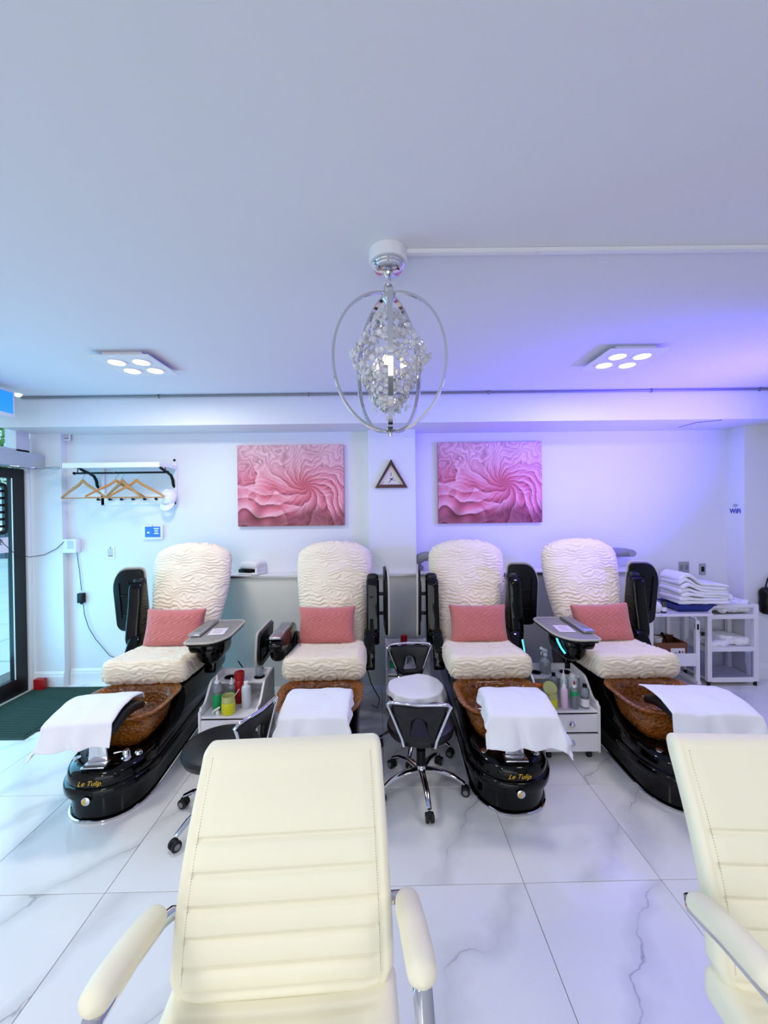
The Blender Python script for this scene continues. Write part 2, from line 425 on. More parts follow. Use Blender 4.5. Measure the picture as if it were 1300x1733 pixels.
# left wall: door bay y 1.9..3.68, header and transom; more wall behind the camera
wl = MB()
wl.box((XL-0.06, (REAR+1.75)/2, CZ/2), (0.12, 1.75-REAR, CZ))
wl.box((XL-0.06, 2.7, 2.56), (0.12, 2.0, 0.10))
struct(obj('wall_left', wl, WALL, smooth=False))
struct(obj('wall_right', MB().box((XR+0.06, 0.15, CZ/2), (0.12, 8.0, CZ)), WALL, smooth=False))
struct(obj('wall_rear', MB().box(((XL+XR)/2, REAR-0.06, CZ/2), (XR-XL+0.3, 0.12, CZ)), WALL, smooth=False))
def base(name, x0, x1, y, lab=None):
    poly = [(0, 0), (-0.016, 0), (-0.016, 0.10), (-0.012, 0.115), (-0.012, 0.125), (-0.006, 0.14), (0, 0.145)]
    o = obj(name, MB().prism([(y+a, b) for a, b in poly], x0, x1, 'yz'), WHITE, smooth=False); struct(o, lab)
base('baseboard_back', -2.98, lx0, YL)
base('baseboard_left', XL+0.005, -2.985, 3.68, 'white baseboard at the foot of the corner pier')
base('baseboard_right', pxr, XR, 3.69, 'white baseboard at the foot of the right pier')
# the door
dr = empty('door_1'); struct(dr, 'black framed glass entrance door at the left edge')
y0, y1, dz = 1.85, 3.62, 2.02
f_ = MB()
f_.box((XL-0.03, y1-0.06, dz/2), (0.05, 0.12, dz), 0.003); f_.box((XL-0.03, y0+0.06, dz/2), (0.05, 0.12, dz), 0.003)
f_.box((XL-0.03, (y0+y1)/2, dz-0.045), (0.05, y1-y0-0.24, 0.09), 0.003); f_.box((XL-0.03, (y0+y1)/2, 0.075), (0.05, y1-y0-0.24, 0.15), 0.003)
obj('door_frame', f_, DOORBLK, dr, smooth=False)
obj('pane', MB().box((XL-0.03, (y0+y1)/2, dz/2+0.03), (0.008, y1-y0-0.24, dz-0.24)), GLASS, dr, smooth=False)
obj('edge_strip', MB().box((XL-0.002, y1-0.125, dz/2+0.03), (0.006, 0.006, dz-0.24)), WHITE, dr, smooth=False, label='thin pale gasket beside the glass')
struct(obj('trim_7', MB().box((XL-0.02, 3.65, 1.15), (0.06, 0.04, 2.3), 0.003), WHITE, smooth=False), 'white door jamb')
# header box above the door
struct(obj('trim_8', MB().box((XL+0.06, 2.72, 2.09), (0.16, 1.94, 0.13), 0.004), METALW, smooth=False), 'grey metal header box above the entrance door')
wn = empty('window_1'); struct(wn, 'small transom window over the entrance door')
wf = MB(); wf.box((XL-0.03, 2.7, 2.17), (0.1, 1.9, 0.04)); wf.box((XL-0.03, 2.7, 2.495), (0.1, 1.9, 0.05)); wf.box((XL-0.03, 3.585, 2.33), (0.1, 0.13, 0.33)); wf.box((XL-0.03, 1.8, 2.33), (0.1, 0.1, 0.33))
obj('window_frame', wf, WALL, wn, smooth=False)
obj('pane', MB().box((XL-0.06, 2.7, 2.33), (0.006, 1.75, 0.30)), GLASS, wn, smooth=False)

# ------------------------------------------------------------------ outside the door
PAVE = mat('pale_pavement', '#c9d3d6', 0.8, bump=('noise', 12, 0.3, 0.01), var=0.12, varscale=4)
STONE = mat('blue_grey_stone', '#53677c', 0.7, bump=('noise', 30, 0.4, 0.01), var=0.3, varscale=9)
FACADE = mat('pale_facade', '#d4dadb', 0.8, var=0.1, varscale=3)
g = obj('ground', MB().box((-13, 8, -0.09), (19.2, 30, 0.05)), GROUT, smooth=False); struct(g, 'pavement outside the door')
pv = MB().box((0, 0, 0), (1.47, 1.47, 0.06), 0.01, 1).mesh('slab', False); pv.materials.append(PAVE)
for i in range(6):
    for j in range(8):
        o = bpy.data.objects.new('slab', pv); COL.objects.link(o); o.parent = g; o.location = (-4.25-1.5*i, 2.2+1.5*j, -0.07)
hb = empty('building', (-9, 9, 0)); tag(hb, 'pale building across the pavement with a blue grey stone foot, seen through the door', 'building')
Ry = Matrix.Rotation(math.radians(0), 4, 'Z')
obj('facade', MB().box((0, 4, 3.1), (8, 0.3, 3.6)), FACADE, hb, smooth=False)
for i in range(10):
    for j in range(2):
        obj('stone', MB().box((-3.6+0.8*i, 3.83, 0.32+0.5*j), (0.77, 0.1, 0.47), 0.01, 1), STONE, hb, smooth=False)
for i in range(8):
    for j in range(6):
        obj('facade_panel', MB().box((-3.5+1.0*i, 3.84, 1.52+0.5*j), (0.98, 0.06, 0.48), 0.005, 1), FACADE, hb, smooth=False)
obj('step', MB().box((0, 3.4, 0.06), (8, 0.7, 0.22), 0.02), PAVE, hb, smooth=False)
LEAF = mat('leaf_green', '#5e8c3c', 0.6, var=0.4, varscale=3)
tr = empty('tree', (-8.3, 9.3, -0.06)); tag(tr, 'leafy green street tree seen through the top of the door glass', 'tree')
obj('trunk', MB().tube([(0, 0, 0), (0.05, 0, 1), (0, 0.05, 2.2)], [0.12, 0.1, 0.07]), CARD, tr)
lf = MB()
rnd = random.Random(3)
bml = bmesh.new()
for i in range(700):
    a = rnd.uniform(0, 2*PI); z = rnd.uniform(-1, 1); rr = 1.3*rnd.uniform(0.6, 1)
    c = Vector((rr*math.cos(a)*math.sqrt(1-z*z), rr*math.sin(a)*math.sqrt(1-z*z), 3.2+1.0*z*rr))
    R = Matrix.Rotation(rnd.uniform(0, 6), 3, 'X') @ Matrix.Rotation(rnd.uniform(0, 6), 3, 'Z')
    vsx = [bml.verts.new(c+R @ Vector(q)) for q in ((-.1, 0, 0), (0, -.05, 0.02), (.12, 0, 0), (0, .05, 0.02))]
    bml.faces.new(vsx)
mt = bpy.data.meshes.new('leaves'); bml.to_mesh(mt); bml.free(); lo = obj('leaves', mt, LEAF, tr); lo['kind'] = 'stuff'

# ------------------------------------------------------------------ ceiling fittings
def panel(x, y, lab, dark):
    t = empty('ceiling_light', (x, y, CZ)); tag(t, lab, 'ceiling light', 'square ceiling lights')
    obj('housing', MB().box((0, 0, -0.0145), (0.25, 0.30, 0.029), 0.004), STEELG if dark else WHITE, t, smooth=False)
    obj('plate', MB().box((0, 0, -0.033), (0.37, 0.37, 0.008), 0.003), WHITE, t, smooth=False)
    for a in (-1, 1):
        for b in (-1, 1):
            d = obj('lamp_ring', MB().lathe([(0.048, -0.037), (0.062, -0.037), (0.062, -0.042), (0.048, -0.042)], (a*0.078, b*0.078, 0)), WHITE, t)
            obj('lamp_disc', MB().lathe([(0, -0.0375), (0.049, -0.0375), (0.047, -0.043), (0, -0.0455)], (a*0.078, b*0.078, 0)), LAMPDISC, d)
panel(-1.61, 2.61, 'square white four lamp ceiling light left of the chandelier', False)
panel(1.575, 2.61, 'square white four lamp ceiling light right of the chandelier, tinted violet', False)

# conduit along ceiling / soffit corner
cd = empty('conduit', (0, sy-0.02, CZ)); tag(cd, 'thin grey conduit running along the top of the boxed beam', 'conduit')
cm = MB(); cm.cyl((-3.06, 0, -0.014), (XR-0.1, 0, -0.014), 0.009, seg=10)
obj('pipe', cm, STEELG, cd)
for xx in (-1.9, -0.63, 0.9, 2.28, 3.2): obj('clip', MB().box((xx, 0, -0.014), (0.012, 0.03, 0.028), 0.003), STEELG, cd)
p = at(30, 666, sy-0.09)
sl = empty('spotlight', p); tag(sl, 'small round white lamp in the ceiling corner beside the lit sign', 'lamp')
obj('globe', MB().sph((0, 0, 0), 0.030), mat('lamp_glow', '#e8fff6', 0.4, emit='#dffff4', estr=1.0), sl)
obj('mount', MB().cyl((0, 0, 0.02), (0, 0, CZ-p.z), 0.012), WHITE, sl)
# raceway
p0 = at(687, 430, 1.56)
rw = empty('cable_trunking', (p0.x, 1.53, CZ)); tag(rw, 'narrow white cable trunking across the ceiling from the chandelier to the right', 'cable trunking')
obj('channel', MB().box((2.1, 0, -0.007), (4.2, 0.026, 0.014), 0.003), CEIL, rw, smooth=False)
obj('lid', MB().box((2.1, -0.001, -0.0155), (4.2, 0.021, 0.003), 0.001), WHITE, rw, smooth=False)
for q in range(3): obj('joint', MB().box((0.5+1.1*q, -0.001, -0.016), (0.03, 0.029, 0.006), 0.001), CEIL, rw, smooth=False)
# crack in the soffit underside, drawn as a thin dark tube
a = at(1149, 723, 3.72); b = at(1180, 716, 3.5); c = at(1222, 713.5, 3.42)
for q in (a, b, c): q.z = sz-0.004
tag(obj('crack', MB().tube([a, b, c], 0.002, 6), BLACKM), 'thin dark crack in the underside of the boxed beam at the right', 'crack')

# ------------------------------------------------------------------ chandelier
def chandelier():
    cy = 1.54; cpx = at(659, 620, cy).x; hx = at(657, 430, cy).x
    t = empty('chandelier', (hx, cy, CZ)); tag(t, 'chrome cage chandelier with a cluster of clear crystals hanging from the ceiling', 'chandelier')
    dx = 0.004
    obj('ceiling_ring', MB().lathe([(0, 0), (0.073, 0), (0.074, -0.004), (0.074, -0.040), (0.070, -0.044), (0.05, -0.044), (0, -0.044)], seg=48), WHITE, t)
    obj('canopy', MB().lathe([(0, -0.044), (0.062, -0.044), (0.062, -0.052), (0.058, -0.055), (0.058, -0.062), (0.053, -0.066), (0.052, -0.074), (0.045, -0.078), (0.018, -0.082), (0.012, -0.095), (0.008, -0.10), (0, -0.10)], seg=48), CHROME, t)
    ZT, ZB = 2.452-CZ, 1.907-CZ
    ch = MB()
    def link(z, ang, rr=0.012, l=0.010):
        pts = []
        for k in range(20):
            a = 2*PI*k/20; x = rr*math.cos(a)*0.7; zz = z+rr*math.sin(a)+(l if math.sin(a) > 0 else -l)*0.5
            pts.append((x*math.cos(ang), x*math.sin(ang), zz))
        ch.tube(pts, 0.0023, 8, closed=True)
    link(-0.106, 0.4); link(-0.122, 1.9)
    obj('chain', ch, CHROME, t)
    lp = [(0.016*math.cos(2*PI*k/24), 0, ZT+0.018+0.019*math.sin(2*PI*k/24)) for k in range(24)]
    obj('loop', MB().tube(lp, 0.0033, 8, closed=True), CHROME, t)
    cb = MB().tube([(0.004, -0.01, -0.09), (-0.010, -0.012, -0.11), (0.009, -0.008, -0.125), (-0.016, -0.012, -0.12), (-0.02, -0.012, -0.14)], 0.002, 6)
    obj('cord', cb, WHITE, t)
    obj('top_hub', MB().lathe([(0, ZT+0.002), (0.026, ZT+0.002), (0.026, ZT-0.024), (0.02, ZT-0.030), (0.012, ZT-0.04), (0, ZT-0.04)], seg=40), CHROME, t)
    obj('bottom_hub', MB().lathe([(0, ZB+0.03), (0.014, ZB+0.03), (0.014, ZB+0.022), (0.026, ZB+0.018), (0.026, ZB+0.012), (0.008, ZB+0.008), (0.008, ZB-0.006), (0, ZB-0.006)], seg=30), CHROME, t)
    zc = (ZT+ZB)/2; hz = (ZT-ZB)/2-0.006
    for k in range(5):
        a = -PI/2+2*PI*k/5; e = Vector((math.cos(a), math.sin(a), 0)); w = Vector((-e.y, e.x, 0))
        rings = []
        for i in range(41):
            th = PI*(0.03+0.94*i/40)
            r = 0.221*math.sin(th)**0.94; z = zc+hz*math.cos(th)+0.006
            nrm = Vector((math.sin(th), 0, math.cos(th)*0.8)).normalized(); n3 = e*nrm.x+Vector((0, 0, nrm.z))
            c = e*r+Vector((0, 0, z)); bw_ = 0.0085; th_ = 0.0045
            rings.append([c+w*bw_+n3*th_, c-w*bw_+n3*th_, c-w*bw_-n3*th_, c+w*bw_-n3*th_])
        obj('cage_arm', MB().loft(rings), CHROME, t, ang=30)
    # inner stem and bulbs
    obj('stem', MB().cyl((0, 0, ZT-0.03), (0, 0, ZB+0.12), 0.004), CHROME, t)
    for k in range(4):
        a = PI/4+PI/2*k+0.5; e = Vector((math.cos(a), math.sin(a), 0)); c = e*0.055+Vector((0, 0, zc-0.005))
        s = obj('socket', MB().tube([(0, 0, zc-0.06), e*0.04+Vector((0, 0, zc-0.06)), c+Vector((0, 0, -0.045))], 0.004, 8).cyl(c+Vector((0, 0, -0.05)), c+Vector((0, 0, -0.02)), 0.012), CHROME, t)
        obj('bulb', MB().lathe([(0, -0.02), (0.009, -0.02), (0.012, -0.004), (0.010, 0.010), (0.004, 0.02), (0, 0.022)], c), BULB, s)
    # chrome curls
    cu = MB(); r2 = random.Random(5)
    prof = lambda u: 0.018+0.135*(u/0.45)**0.9 if u < 0.45 else 0.153*max(0.04, 1-(u-0.45)/0.6)**0.75
    zt, zb = ZT-0.06, ZB+0.085
    for k in range(46):
        a = r2.uniform(0, 2*PI); u = r2.uniform(0.03, 0.9); R = prof(u); e = Vector((math.cos(a), math.sin(a), 0)); w = Vector((-e.y, e.x, 0))
        c = e*R+Vector((0, 0, zt+(zb-zt)*u)); cr = r2.uniform(0.012, 0.022); sgn = r2.choice((-1, 1))
        pts = [c+w*(cr*(1-0.10*i/3)*math.cos(i*0.5)*sgn)+Vector((0, 0, cr*(1-0.10*i/3)*math.sin(i*0.5))) + e*(-0.02+0.002*i) for i in range(13)]
        cu.tube(pts, 0.0015, 5)
    o = obj('wire_curls', cu, CHROME, t); o['kind'] = 'stuff'
    # crystals: flat faceted drops, each its own part up to the limit
    dm = []
    for sc in (0.0095, 0.0115, 0.0135):
        b = MB().lathe([(0, -0.35*sc), (0.62*sc, -0.30*sc), (1.0*sc, 0), (0.62*sc, 0.30*sc), (0, 0.35*sc)], seg=8); me = b.mesh('crystal', False); me.materials.append(CRYSTAL); dm.append(me)
    n = 0; bmr = MB()
    for k in range(640):
        u = r2.random()**0.8*0.97; a = r2.uniform(0, 2*PI); R = prof(u)*r2.uniform(0.86, 1.07)
        z = zt+(zb-zt)*u; loc = Vector((R*math.cos(a), R*math.sin(a), z)); rot = (PI/2+r2.uniform(-.6, .6), r2.uniform(-.6, .6), a+PI/2+r2.uniform(-.7, .7))
        if math.sin(a) < 0.15 and n < 290:
            o = bpy.data.objects.new('crystal', dm[k % 3]); COL.objects.link(o); o.parent = t; o.location = loc; o.rotation_euler = rot; n += 1
        else:
            from mathutils import Euler
            sc = (0.0095, 0.0115, 0.0135)[k % 3]
            bmr.lathe([(0, -0.35*sc), (0.62*sc, -0.30*sc), (1.0*sc, 0), (0.62*sc, 0.30*sc), (0, 0.35*sc)], loc, 8, Euler(rot).to_matrix().to_4x4())
    # drips at the foot
    for k in range(26):
        a = r2.uniform(0, 2*PI); R = r2.uniform(0, 0.09); z = zb+0.03-0.05*(1-R/0.09)+r2.uniform(-.01, .02)
        bmr.lathe([(0, -0.012), (0.0045, -0.004), (0.003, 0.004), (0, 0.012)], (R*math.cos(a), R*math.sin(a), z), 6)
    o = obj('crystal_cluster', bmr, CRYSTAL, t, smooth=False); o['kind'] = 'stuff'
chandelier()

# ------------------------------------------------------------------ things on the walls
def petals():
    nx, nz = 230, 172
    w, h = 1.0, 1.0
    V = []; C = []
    lo, mid, hi = np.array([0.36, 0.09, 0.15]), np.array([0.86, 0.42, 0.50]), np.array([0.98, 0.80, 0.83])
    deep = np.array([0.80, 0.22, 0.30]); mar = np.array([0.27, 0.07, 0.10]); mau = np.array([0.74, 0.50, 0.60])
    cx, cz = 0.60, 0.50
    for j in range(nz+1):
        for i in range(nx+1):
            x, z = i/nx, j/nz; X, Z = x*1.33, z
            n1 = noise.noise((X*2.2, Z*2.2, 1.3)); n2 = noise.noise((X*5.5, Z*5.5, 7.1)); n3 = noise.noise((X*14, Z*14, 3.3))
            dx, dz_ = (x-cx)*1.33+0.10*n1+0.03*n2, (z-cz)+0.10*noise.noise((X*2.4, Z*2.4, 9.9))
            r = math.hypot(dx, dz_)+1e-4; th = math.atan2(dz_, dx)
            q = th+0.55*math.log(r+0.08)+0.26*n2*min(1, r*3)+0.07*n3
            s = (q*17/(2*PI)+1.5*n1) % 1.0
            # ruffled tiers in the lower left and thin frills above
            t1 = ((z*7.5+0.55*math.sin(x*9+4*n1)*0.35+0.30*n2+0.8*n1) % 1.0)
            t2 = ((q*29/(2*PI)+1.5*n2+0.5*n3+r*2) % 1.0)
            wl_ = min(1, max(0, (0.55-z)*3))*min(1, max(0, (0.58-x)*4)); wt = min(1, max(0, (z-0.55)*4))
            s = (0.68*((q*12/(2*PI)+2.0*n1+0.7*noise.noise((X*3.6, Z*3.6, 2.2))) % 1.0)+0.32*((q*31/(2*PI)+2.4*n1+n2) % 1.0))
            v = s*(1-wl_)*(1-0.7*wt)+t1*wl_+t2*(1-wl_)*0.7*wt
            sh = (1-v)**0.8 if v > 0.08 else v/0.08*0.95
            col = mid+(hi-mid)*max(0, (sh-0.45)/0.55) if sh > 0.45 else lo+(mid-lo)*(sh/0.45)**0.8
            k = math.exp(-(r/0.16)**2); col = col*(1-0.55*k)+(deep*(0.6+0.5*sh))*0.55*k
            top = min(0.8, max(0, z-0.50+0.12*n1)*1.9); col = col*(1-top)+(hi*0.97)*top*(0.75+0.25*sh)
            left = max(0, 0.22-x)*1.4; col = col*(1-left)+mau*left
            bot = min(1, max(0, (0.20+0.06*math.sin(x*13+3*n1)+0.09*(x-0.3)-z)*7))*0.55; col = col*(1-bot)+mar*(0.7+0.8*sh)*bot
            V.append((x-0.5, 0, z-0.5)); C.append(col)
    Fc = [(j*(nx+1)+i, j*(nx+1)+i+1, (j+1)*(nx+1)+i+1, (j+1)*(nx+1)+i) for j in range(nz) for i in range(nx)]
    me = bpy.data.meshes.new('print'); me.from_pydata(V, [], Fc)
    ca = me.color_attributes.new('paint', 'FLOAT_COLOR', 'POINT')
    arr = np.clip(np.array(C), 0, 1); arr = np.where(arr <= 0.04045, arr/12.92, ((arr+0.055)/1.055)**2.4)
    ca.data.foreach_set('color', np.concatenate([arr, np.ones((len(arr), 1))], 1).astype(np.float32).ravel())
    M = mat('petal_print', '#e08090', 0.45); nt = M.node_tree; vc = nt.nodes.new('ShaderNodeVertexColor'); vc.layer_name = 'paint'
    nt.links.new(vc.outputs[0], nt.nodes['Principled BSDF'].inputs['Base Color']); me.materials.append(M); return me
PET = petals()
CANV = mat('canvas_side', '#a0405a', 0.6)
def art(x0, y0, x1, y1, Y, lab):
    a = at(x0, y0, Y-0.035); b = at(x1, y1, Y-0.035); c = (a+b)/2
    w, h = abs(b.x-a.x), abs(a.z-b.z)
    t = empty('canvas_print', (c.x, Y, c.z)); tag(t, lab, 'picture', 'petal pictures on the back wall')
    obj('canvas', MB().box((0, -0.0175, 0), (w, 0.033, h), 0.003), CANV, t, smooth=False)
    o = obj('print', PET, None, t, loc=(0, -0.0352, 0)); o.scale = (w, 1, h)
art(401, 754, 583, 889, YL, 'pink ruffled petal canvas print left of the triangular clock')
art(741, 749, 918, 884, YR, 'pink ruffled petal canvas print right of the triangular clock')

# triangular clock
p = at(662, 803, YC)
t = empty('wall_clock', (p.x, YC, p.z)); tag(t, 'triangular clock with a dark red wooden frame on the white column', 'clock')
s_ = 0.150
tri = lambda k: rpoly([(-s_*k, -0.118*k-0.004*(1-k)), (s_*k, -0.118*k-0.004*(1-k)), (0, 0.145*k)], 0.004*k)
dn = [(x, z-0.012) for x, z in [(-0.112, -0.083), (0.112, -0.083), (0, 0.100)]]
obj('frame', MB().ringplate([(-s_, -0.125), (s_, -0.125), (0, 0.137)], dn, -0.028, 0, 'xz', c=(0, -0.03)), DARKWOOD, t, smooth=False)
obj('face', MB().prism([(x*1.02, z) for x, z in dn], -0.012, -0.004, 'xz'), mat('clock_face', '#e2d9cf', 0.5), t, smooth=False)
def wall_text(s, size, loc, parent, m_, shear=0, bold=0, rz=0, ry=0):
    me = text_mesh(s, size, 0.0004, shear, bold=bold); me.materials.append(m_)
    o = bpy.data.objects.new('lettering', me); COL.objects.link(o); o.parent = parent; o.location = loc; o.rotation_euler = (PI/2, ry, rz); return o
wall_text('7', 0.055, (-0.014, -0.013, -0.058), t, PRINT, 0.3, 0.001)
tk = MB()
for k in range(12):
    a = 2*PI*k/12; r = 0.040 if k % 3 else 0.036
    if k == 0: tk.box((0, -0.0125, 0.0), (0.012, 0.001, 0.034))
    else: tk.box((0.052*math.sin(a), -0.0125, -0.045+0.040*math.cos(a)), (0.003, 0.001, 0.009), rot=Matrix.Rotation(a, 3, 'Y'))
tk.box((-0.075, -0.0125, -0.076), (0.032, 0.001, 0.006), rot=Matrix.Rotation(-0.5, 3, 'Y')); tk.box((0.075, -0.0125, -0.076), (0.032, 0.001, 0.006), rot=Matrix.Rotation(0.5, 3, 'Y'))
obj('marks', tk, STEELG, t, smooth=False)
hh = MB().box((0.012, -0.0145, -0.04), (0.004, 0.001, 0.035), rot=Matrix.Rotation(0.6, 3, 'Y')); hh.box((0.02, -0.0155, -0.052), (0.003, 0.001, 0.045), rot=Matrix.Rotation(1.8, 3, 'Y'))
obj('hands', hh, BLACKM, t, smooth=False)

# wifi sign on the side of the right pier
p = at(1246, 862, 3.785)
t = empty('wifi_sign', (pxr, 3.785, p.z)); tag(t, 'small blue WiFi lettering with signal arcs on the right pier', 'sign')
BLUEI = mat('blue_ink', '#2a3aa8', 0.5)
me = text_mesh('WiFi', 0.062, 0.0006, bold=0.002); me.materials.append(BLUEI)
o = bpy.data.objects.new('lettering', me); COL.objects.link(o); o.parent = t; o.location = (-0.001, 0, -0.018); o.rotation_euler = (PI/2, 0, -PI/2)
ar = MB()
for k in range(3):
    r = 0.012+0.012*k
    ar.tube([(-0.001, r*math.sin(q), 0.012+r*math.cos(q)) for q in [(-0.85+1.7*i/10) for i in range(11)]], 0.0022, 6)
obj('signal_arcs', ar, BLUEI, t)

# power outlets
for (x, y, w, lab) in ((1157, 960, 0.10, 'wide grey metal outlet plate above the folded towels'), (1188.5, 963, 0.062, 'narrow grey metal outlet plate nearer the right pier')):
    p = at(x, y, YR); t = empty('outlet', (p.x, YR, p.z)); tag(t, lab, 'outlet')
    obj('plate', MB().box((0, -0.004, 0), (w, 0.008, 0.11), 0.003), NICKEL, t)
    for q in ((-1, 1) if w > 0.08 else (0,)):
        obj('socket', MB().box((q*0.024, -0.009, 0), (0.03, 0.005, 0.05), 0.003), BLACKM if w < 0.08 else STEELG, t)

# wall panel with blue screen
p = at(261, 901, YL); t = empty('wall_tablet', (p.x, YL, p.z)); tag(t, 'white wall panel with a lit blue screen under the coat rack', 'control panel')
obj('case', MB().box((0, -0.012, 0), (0.185, 0.024, 0.135), 0.008), WHITE, t)
obj('screen', MB().box((0, -0.0245, 0.006), (0.145, 0.002, 0.10), 0.001), SCREEN, t, smooth=False)
GLOWW = mat('screen_text', '#cfe0ff', 0.4, emit='#cfe0ff', estr=0.8)
sm = MB()
for k, (w, x) in enumerate(((0.05, 0.035), (0.035, 0.035), (0.03, 0.035), (0.045, 0.035))): sm.box((x, -0.026, 0.038-0.016*k), (w, 0.0006, 0.005))
sm.box((-0.04, -0.026, 0.0), (0.02, 0.0006, 0.012))
obj('screen_marks', sm, GLOWW, t, smooth=False)
obj('lens', MB().cyl((0, -0.0235, 0.061), (0, -0.0255, 0.061), 0.004), BLACKM, t)
# small notices
def notice(x, y, Y, w, h, lab):
    p = at(x, y, Y); t = empty('notice', (p.x, Y, p.z)); tag(t, lab, 'notice')
    obj('card', MB().box((0, -0.003, 0), (w, 0.005, h), 0.001), PAPER, t, smooth=False)
    q = MB()
    q.cyl((0, -0.0055, h*0.38), (0, -0.0062, h*0.38), w*0.08)
    for k in range(6): q.box((0, -0.0058, h*(0.25-0.105*k)), (w*(0.55 if k % 2 else 0.7), 0.0006, h*(0.03 if k < 5 else 0.07)))
    obj('print', q, PRINT, t, smooth=False)
notice(187.5, 935, YL, 0.082, 0.118, 'small white printed notice on the wall beside the wired box')
notice(113.5, 738, YL-0.02, 0.07, 0.09, 'small white printed notice high in the left corner under the beam')

# wired wall box, cable, adapter
p = at(126, 923, YL); t = empty('door_chime', (p.x, YL, p.z)); tag(t, 'white vented box on the wall beside the door', 'box')
obj('case', MB().box((0, -0.035, 0), (0.135, 0.07, 0.13), 0.008), WHITE, t)
for k in range(7): obj('vent_slot', MB().box((0.018, -0.0705, 0.045-0.011*k), (0.06, 0.002, 0.004)), STEELG, t, smooth=False)
q0 = Vector((p.x+0.03, YL-0.012, p.z-0.06)); q1 = at(138, 1000, YL-0.012); ad = at(140.5, 1011, YL)
tag(obj('cable', MB().tube([q0, (q0+q1)/2+Vector((0.004, 0, 0)), q1], 0.0028, 6), BLACKM), 'thin black cable from the vented box down to the adapter', 'cable')
t = empty('power_adapter', (ad.x, YL, ad.z)); tag(t, 'small black power adapter hanging on the left wall', 'adapter')
obj('case', MB().box((0, -0.02, 0), (0.058, 0.04, 0.092), 0.006), BLACKM, t); obj('plug', MB().box((0, -0.02, -0.052), (0.02, 0.018, 0.016), 0.003), BLACKM, t)
pts = [at(*q, YL-0.02) for q in ((141, 1022), (143, 1040), (150, 1062), (162, 1082), (174, 1096), (186, 1110), (200, 1115), (213, 1115))]
tag(obj('cable', MB().tube(pts, 0.003, 6), BLACKM), 'black cable curving from the adapter down behind the first pedicure chair', 'cable')
pts = [at(-14, 895, 3.2)] + [at(*q) for q in ((6, 920, 3.3), (25, 937, 3.45), (50, 943, 3.62), (75, 939, 3.66), (95, 929, 3.66), (108, 917, 3.68))]+[Vector((p.x-0.03, YL-0.05, p.z+0.065)), Vector((p.x, YL-0.05, p.z+0.062))]
for q in pts: q.x = max(q.x, XL+0.01)
tag(obj('cable', MB().tube(pts, 0.003, 6), BLACKM), 'black cable swagging from the window sign on the door to the vented box', 'cable')

# ------------------------------------------------------------------ coat rack
def coat_rack():
    z0 = 2.035; x0 = at(108, 785, 3.46).x; x1 = at(270, 785, 3.46).x; w = x1-x0; cx = (x0+x1)/2
    t = empty('coat_rack', (cx, YL, z0)); tag(t, 'white wall shelf with a black hanging rail and a row of black pegs', 'coat rack')
    obj('shelf_board', MB().box((0, -0.15, 0), (w, 0.30, 0.022), 0.003), WHITE, t, smooth=False)
    obj('front_rail', MB().box((0, -0.297, -0.006), (w+0.012, 0.012, 0.045), 0.003), WHITE, t, smooth=False)
    obj('side_rail', MB().box((w/2, -0.15, -0.004), (0.012, 0.30, 0.034), 0.003), WHITE, t, smooth=False)
    obj('side_rail', MB().box((-w/2, -0.15, -0.004), (0.012, 0.30, 0.034), 0.003), WHITE, t, smooth=False)
    obj('back_board', MB().box((0.06, -0.009, -0.30), (w-0.12, 0.018, 0.10), 0.003), WHITE, t, smooth=False)
    obj('stile', MB().box((w/2-0.012, -0.009, -0.15), (0.035, 0.018, 0.44), 0.003), WHITE, t, smooth=False)
    obj('stile', MB().box((-w/2+0.14, -0.009, -0.15), (0.035, 0.018, 0.40), 0.003), WHITE, t, smooth=False)
    obj('finial', MB().sph((w/2-0.012, -0.02, 0.065), 0.012), BLACKM, t)
    for s, xx in ((-1, -w/2+0.10), (1, w/2-0.02)):
        obj('bracket', MB().tube([(xx, -0.26, -0.02), (xx, -0.22, -0.035), (xx, -0.14, -0.055), (xx, -0.07, -0.08), (xx, -0.04, -0.12), (xx, -0.03, -0.17), (xx, -0.012, -0.19)], [0.010, 0.012, 0.012, 0.013, 0.014, 0.013, 0.01], 10), BLACKM, t)
    obj('rod', MB().cyl((-w/2+0.02, -0.20, -0.065), (w/2+0.02, -0.20, -0.065), 0.009).sph((-w/2+0.02, -0.2, -0.065), 0.014).sph((w/2+0.02, -0.2, -0.065), 0.014), BLACKM, t)
    for xx in (-w/2+0.05, w/2): obj('rod_hook', MB().tube([(xx, -0.20, -0.012), (xx, -0.2, -0.05), (xx, -0.2, -0.068)], 0.004, 8), BLACKM, t)
    for k in range(6):
        xx = at(168+19.5*k, 842, YL-0.03).x-cx
        obj('peg', MB().cyl((xx, -0.016, -0.30), (xx, -0.04, -0.297), 0.006).sph((xx, -0.046, -0.296), 0.013), BLACKM, t)
    return cx, z0
RX, RZ = coat_rack()
def hanger_proto():
    t = empty('coat_hanger')
    top = []; bot = []
    for i in range(25):
        u = -1+2*i/24; a = abs(u)
        zt = 0.012-0.135*a**1.15-0.004+0.018*math.exp(-(u/0.12)**2); th = 0.030-0.012*a
        top.append((0.225*u, zt)); bot.append((0.225*u, zt-th))
    obj('body', MB().prism(top+bot[::-1], -0.007, 0.007, 'xz', 0.003), WOOD, t)
    obj('bar', MB().cyl((-0.215, 0, -0.142), (0.215, 0, -0.142), 0.005), WOOD, t)
    pts = [(0, 0, 0.015), (0, 0, 0.045)]+[(0.02*math.sin(q)*1.0-0.0, 0, 0.068-0.022*math.cos(q)) for q in [0.4+0.35*k for k in range(12)]]
    obj('hook', MB().tube(pts, 0.002, 6), CHROME, t); return t
HP = hanger_proto()
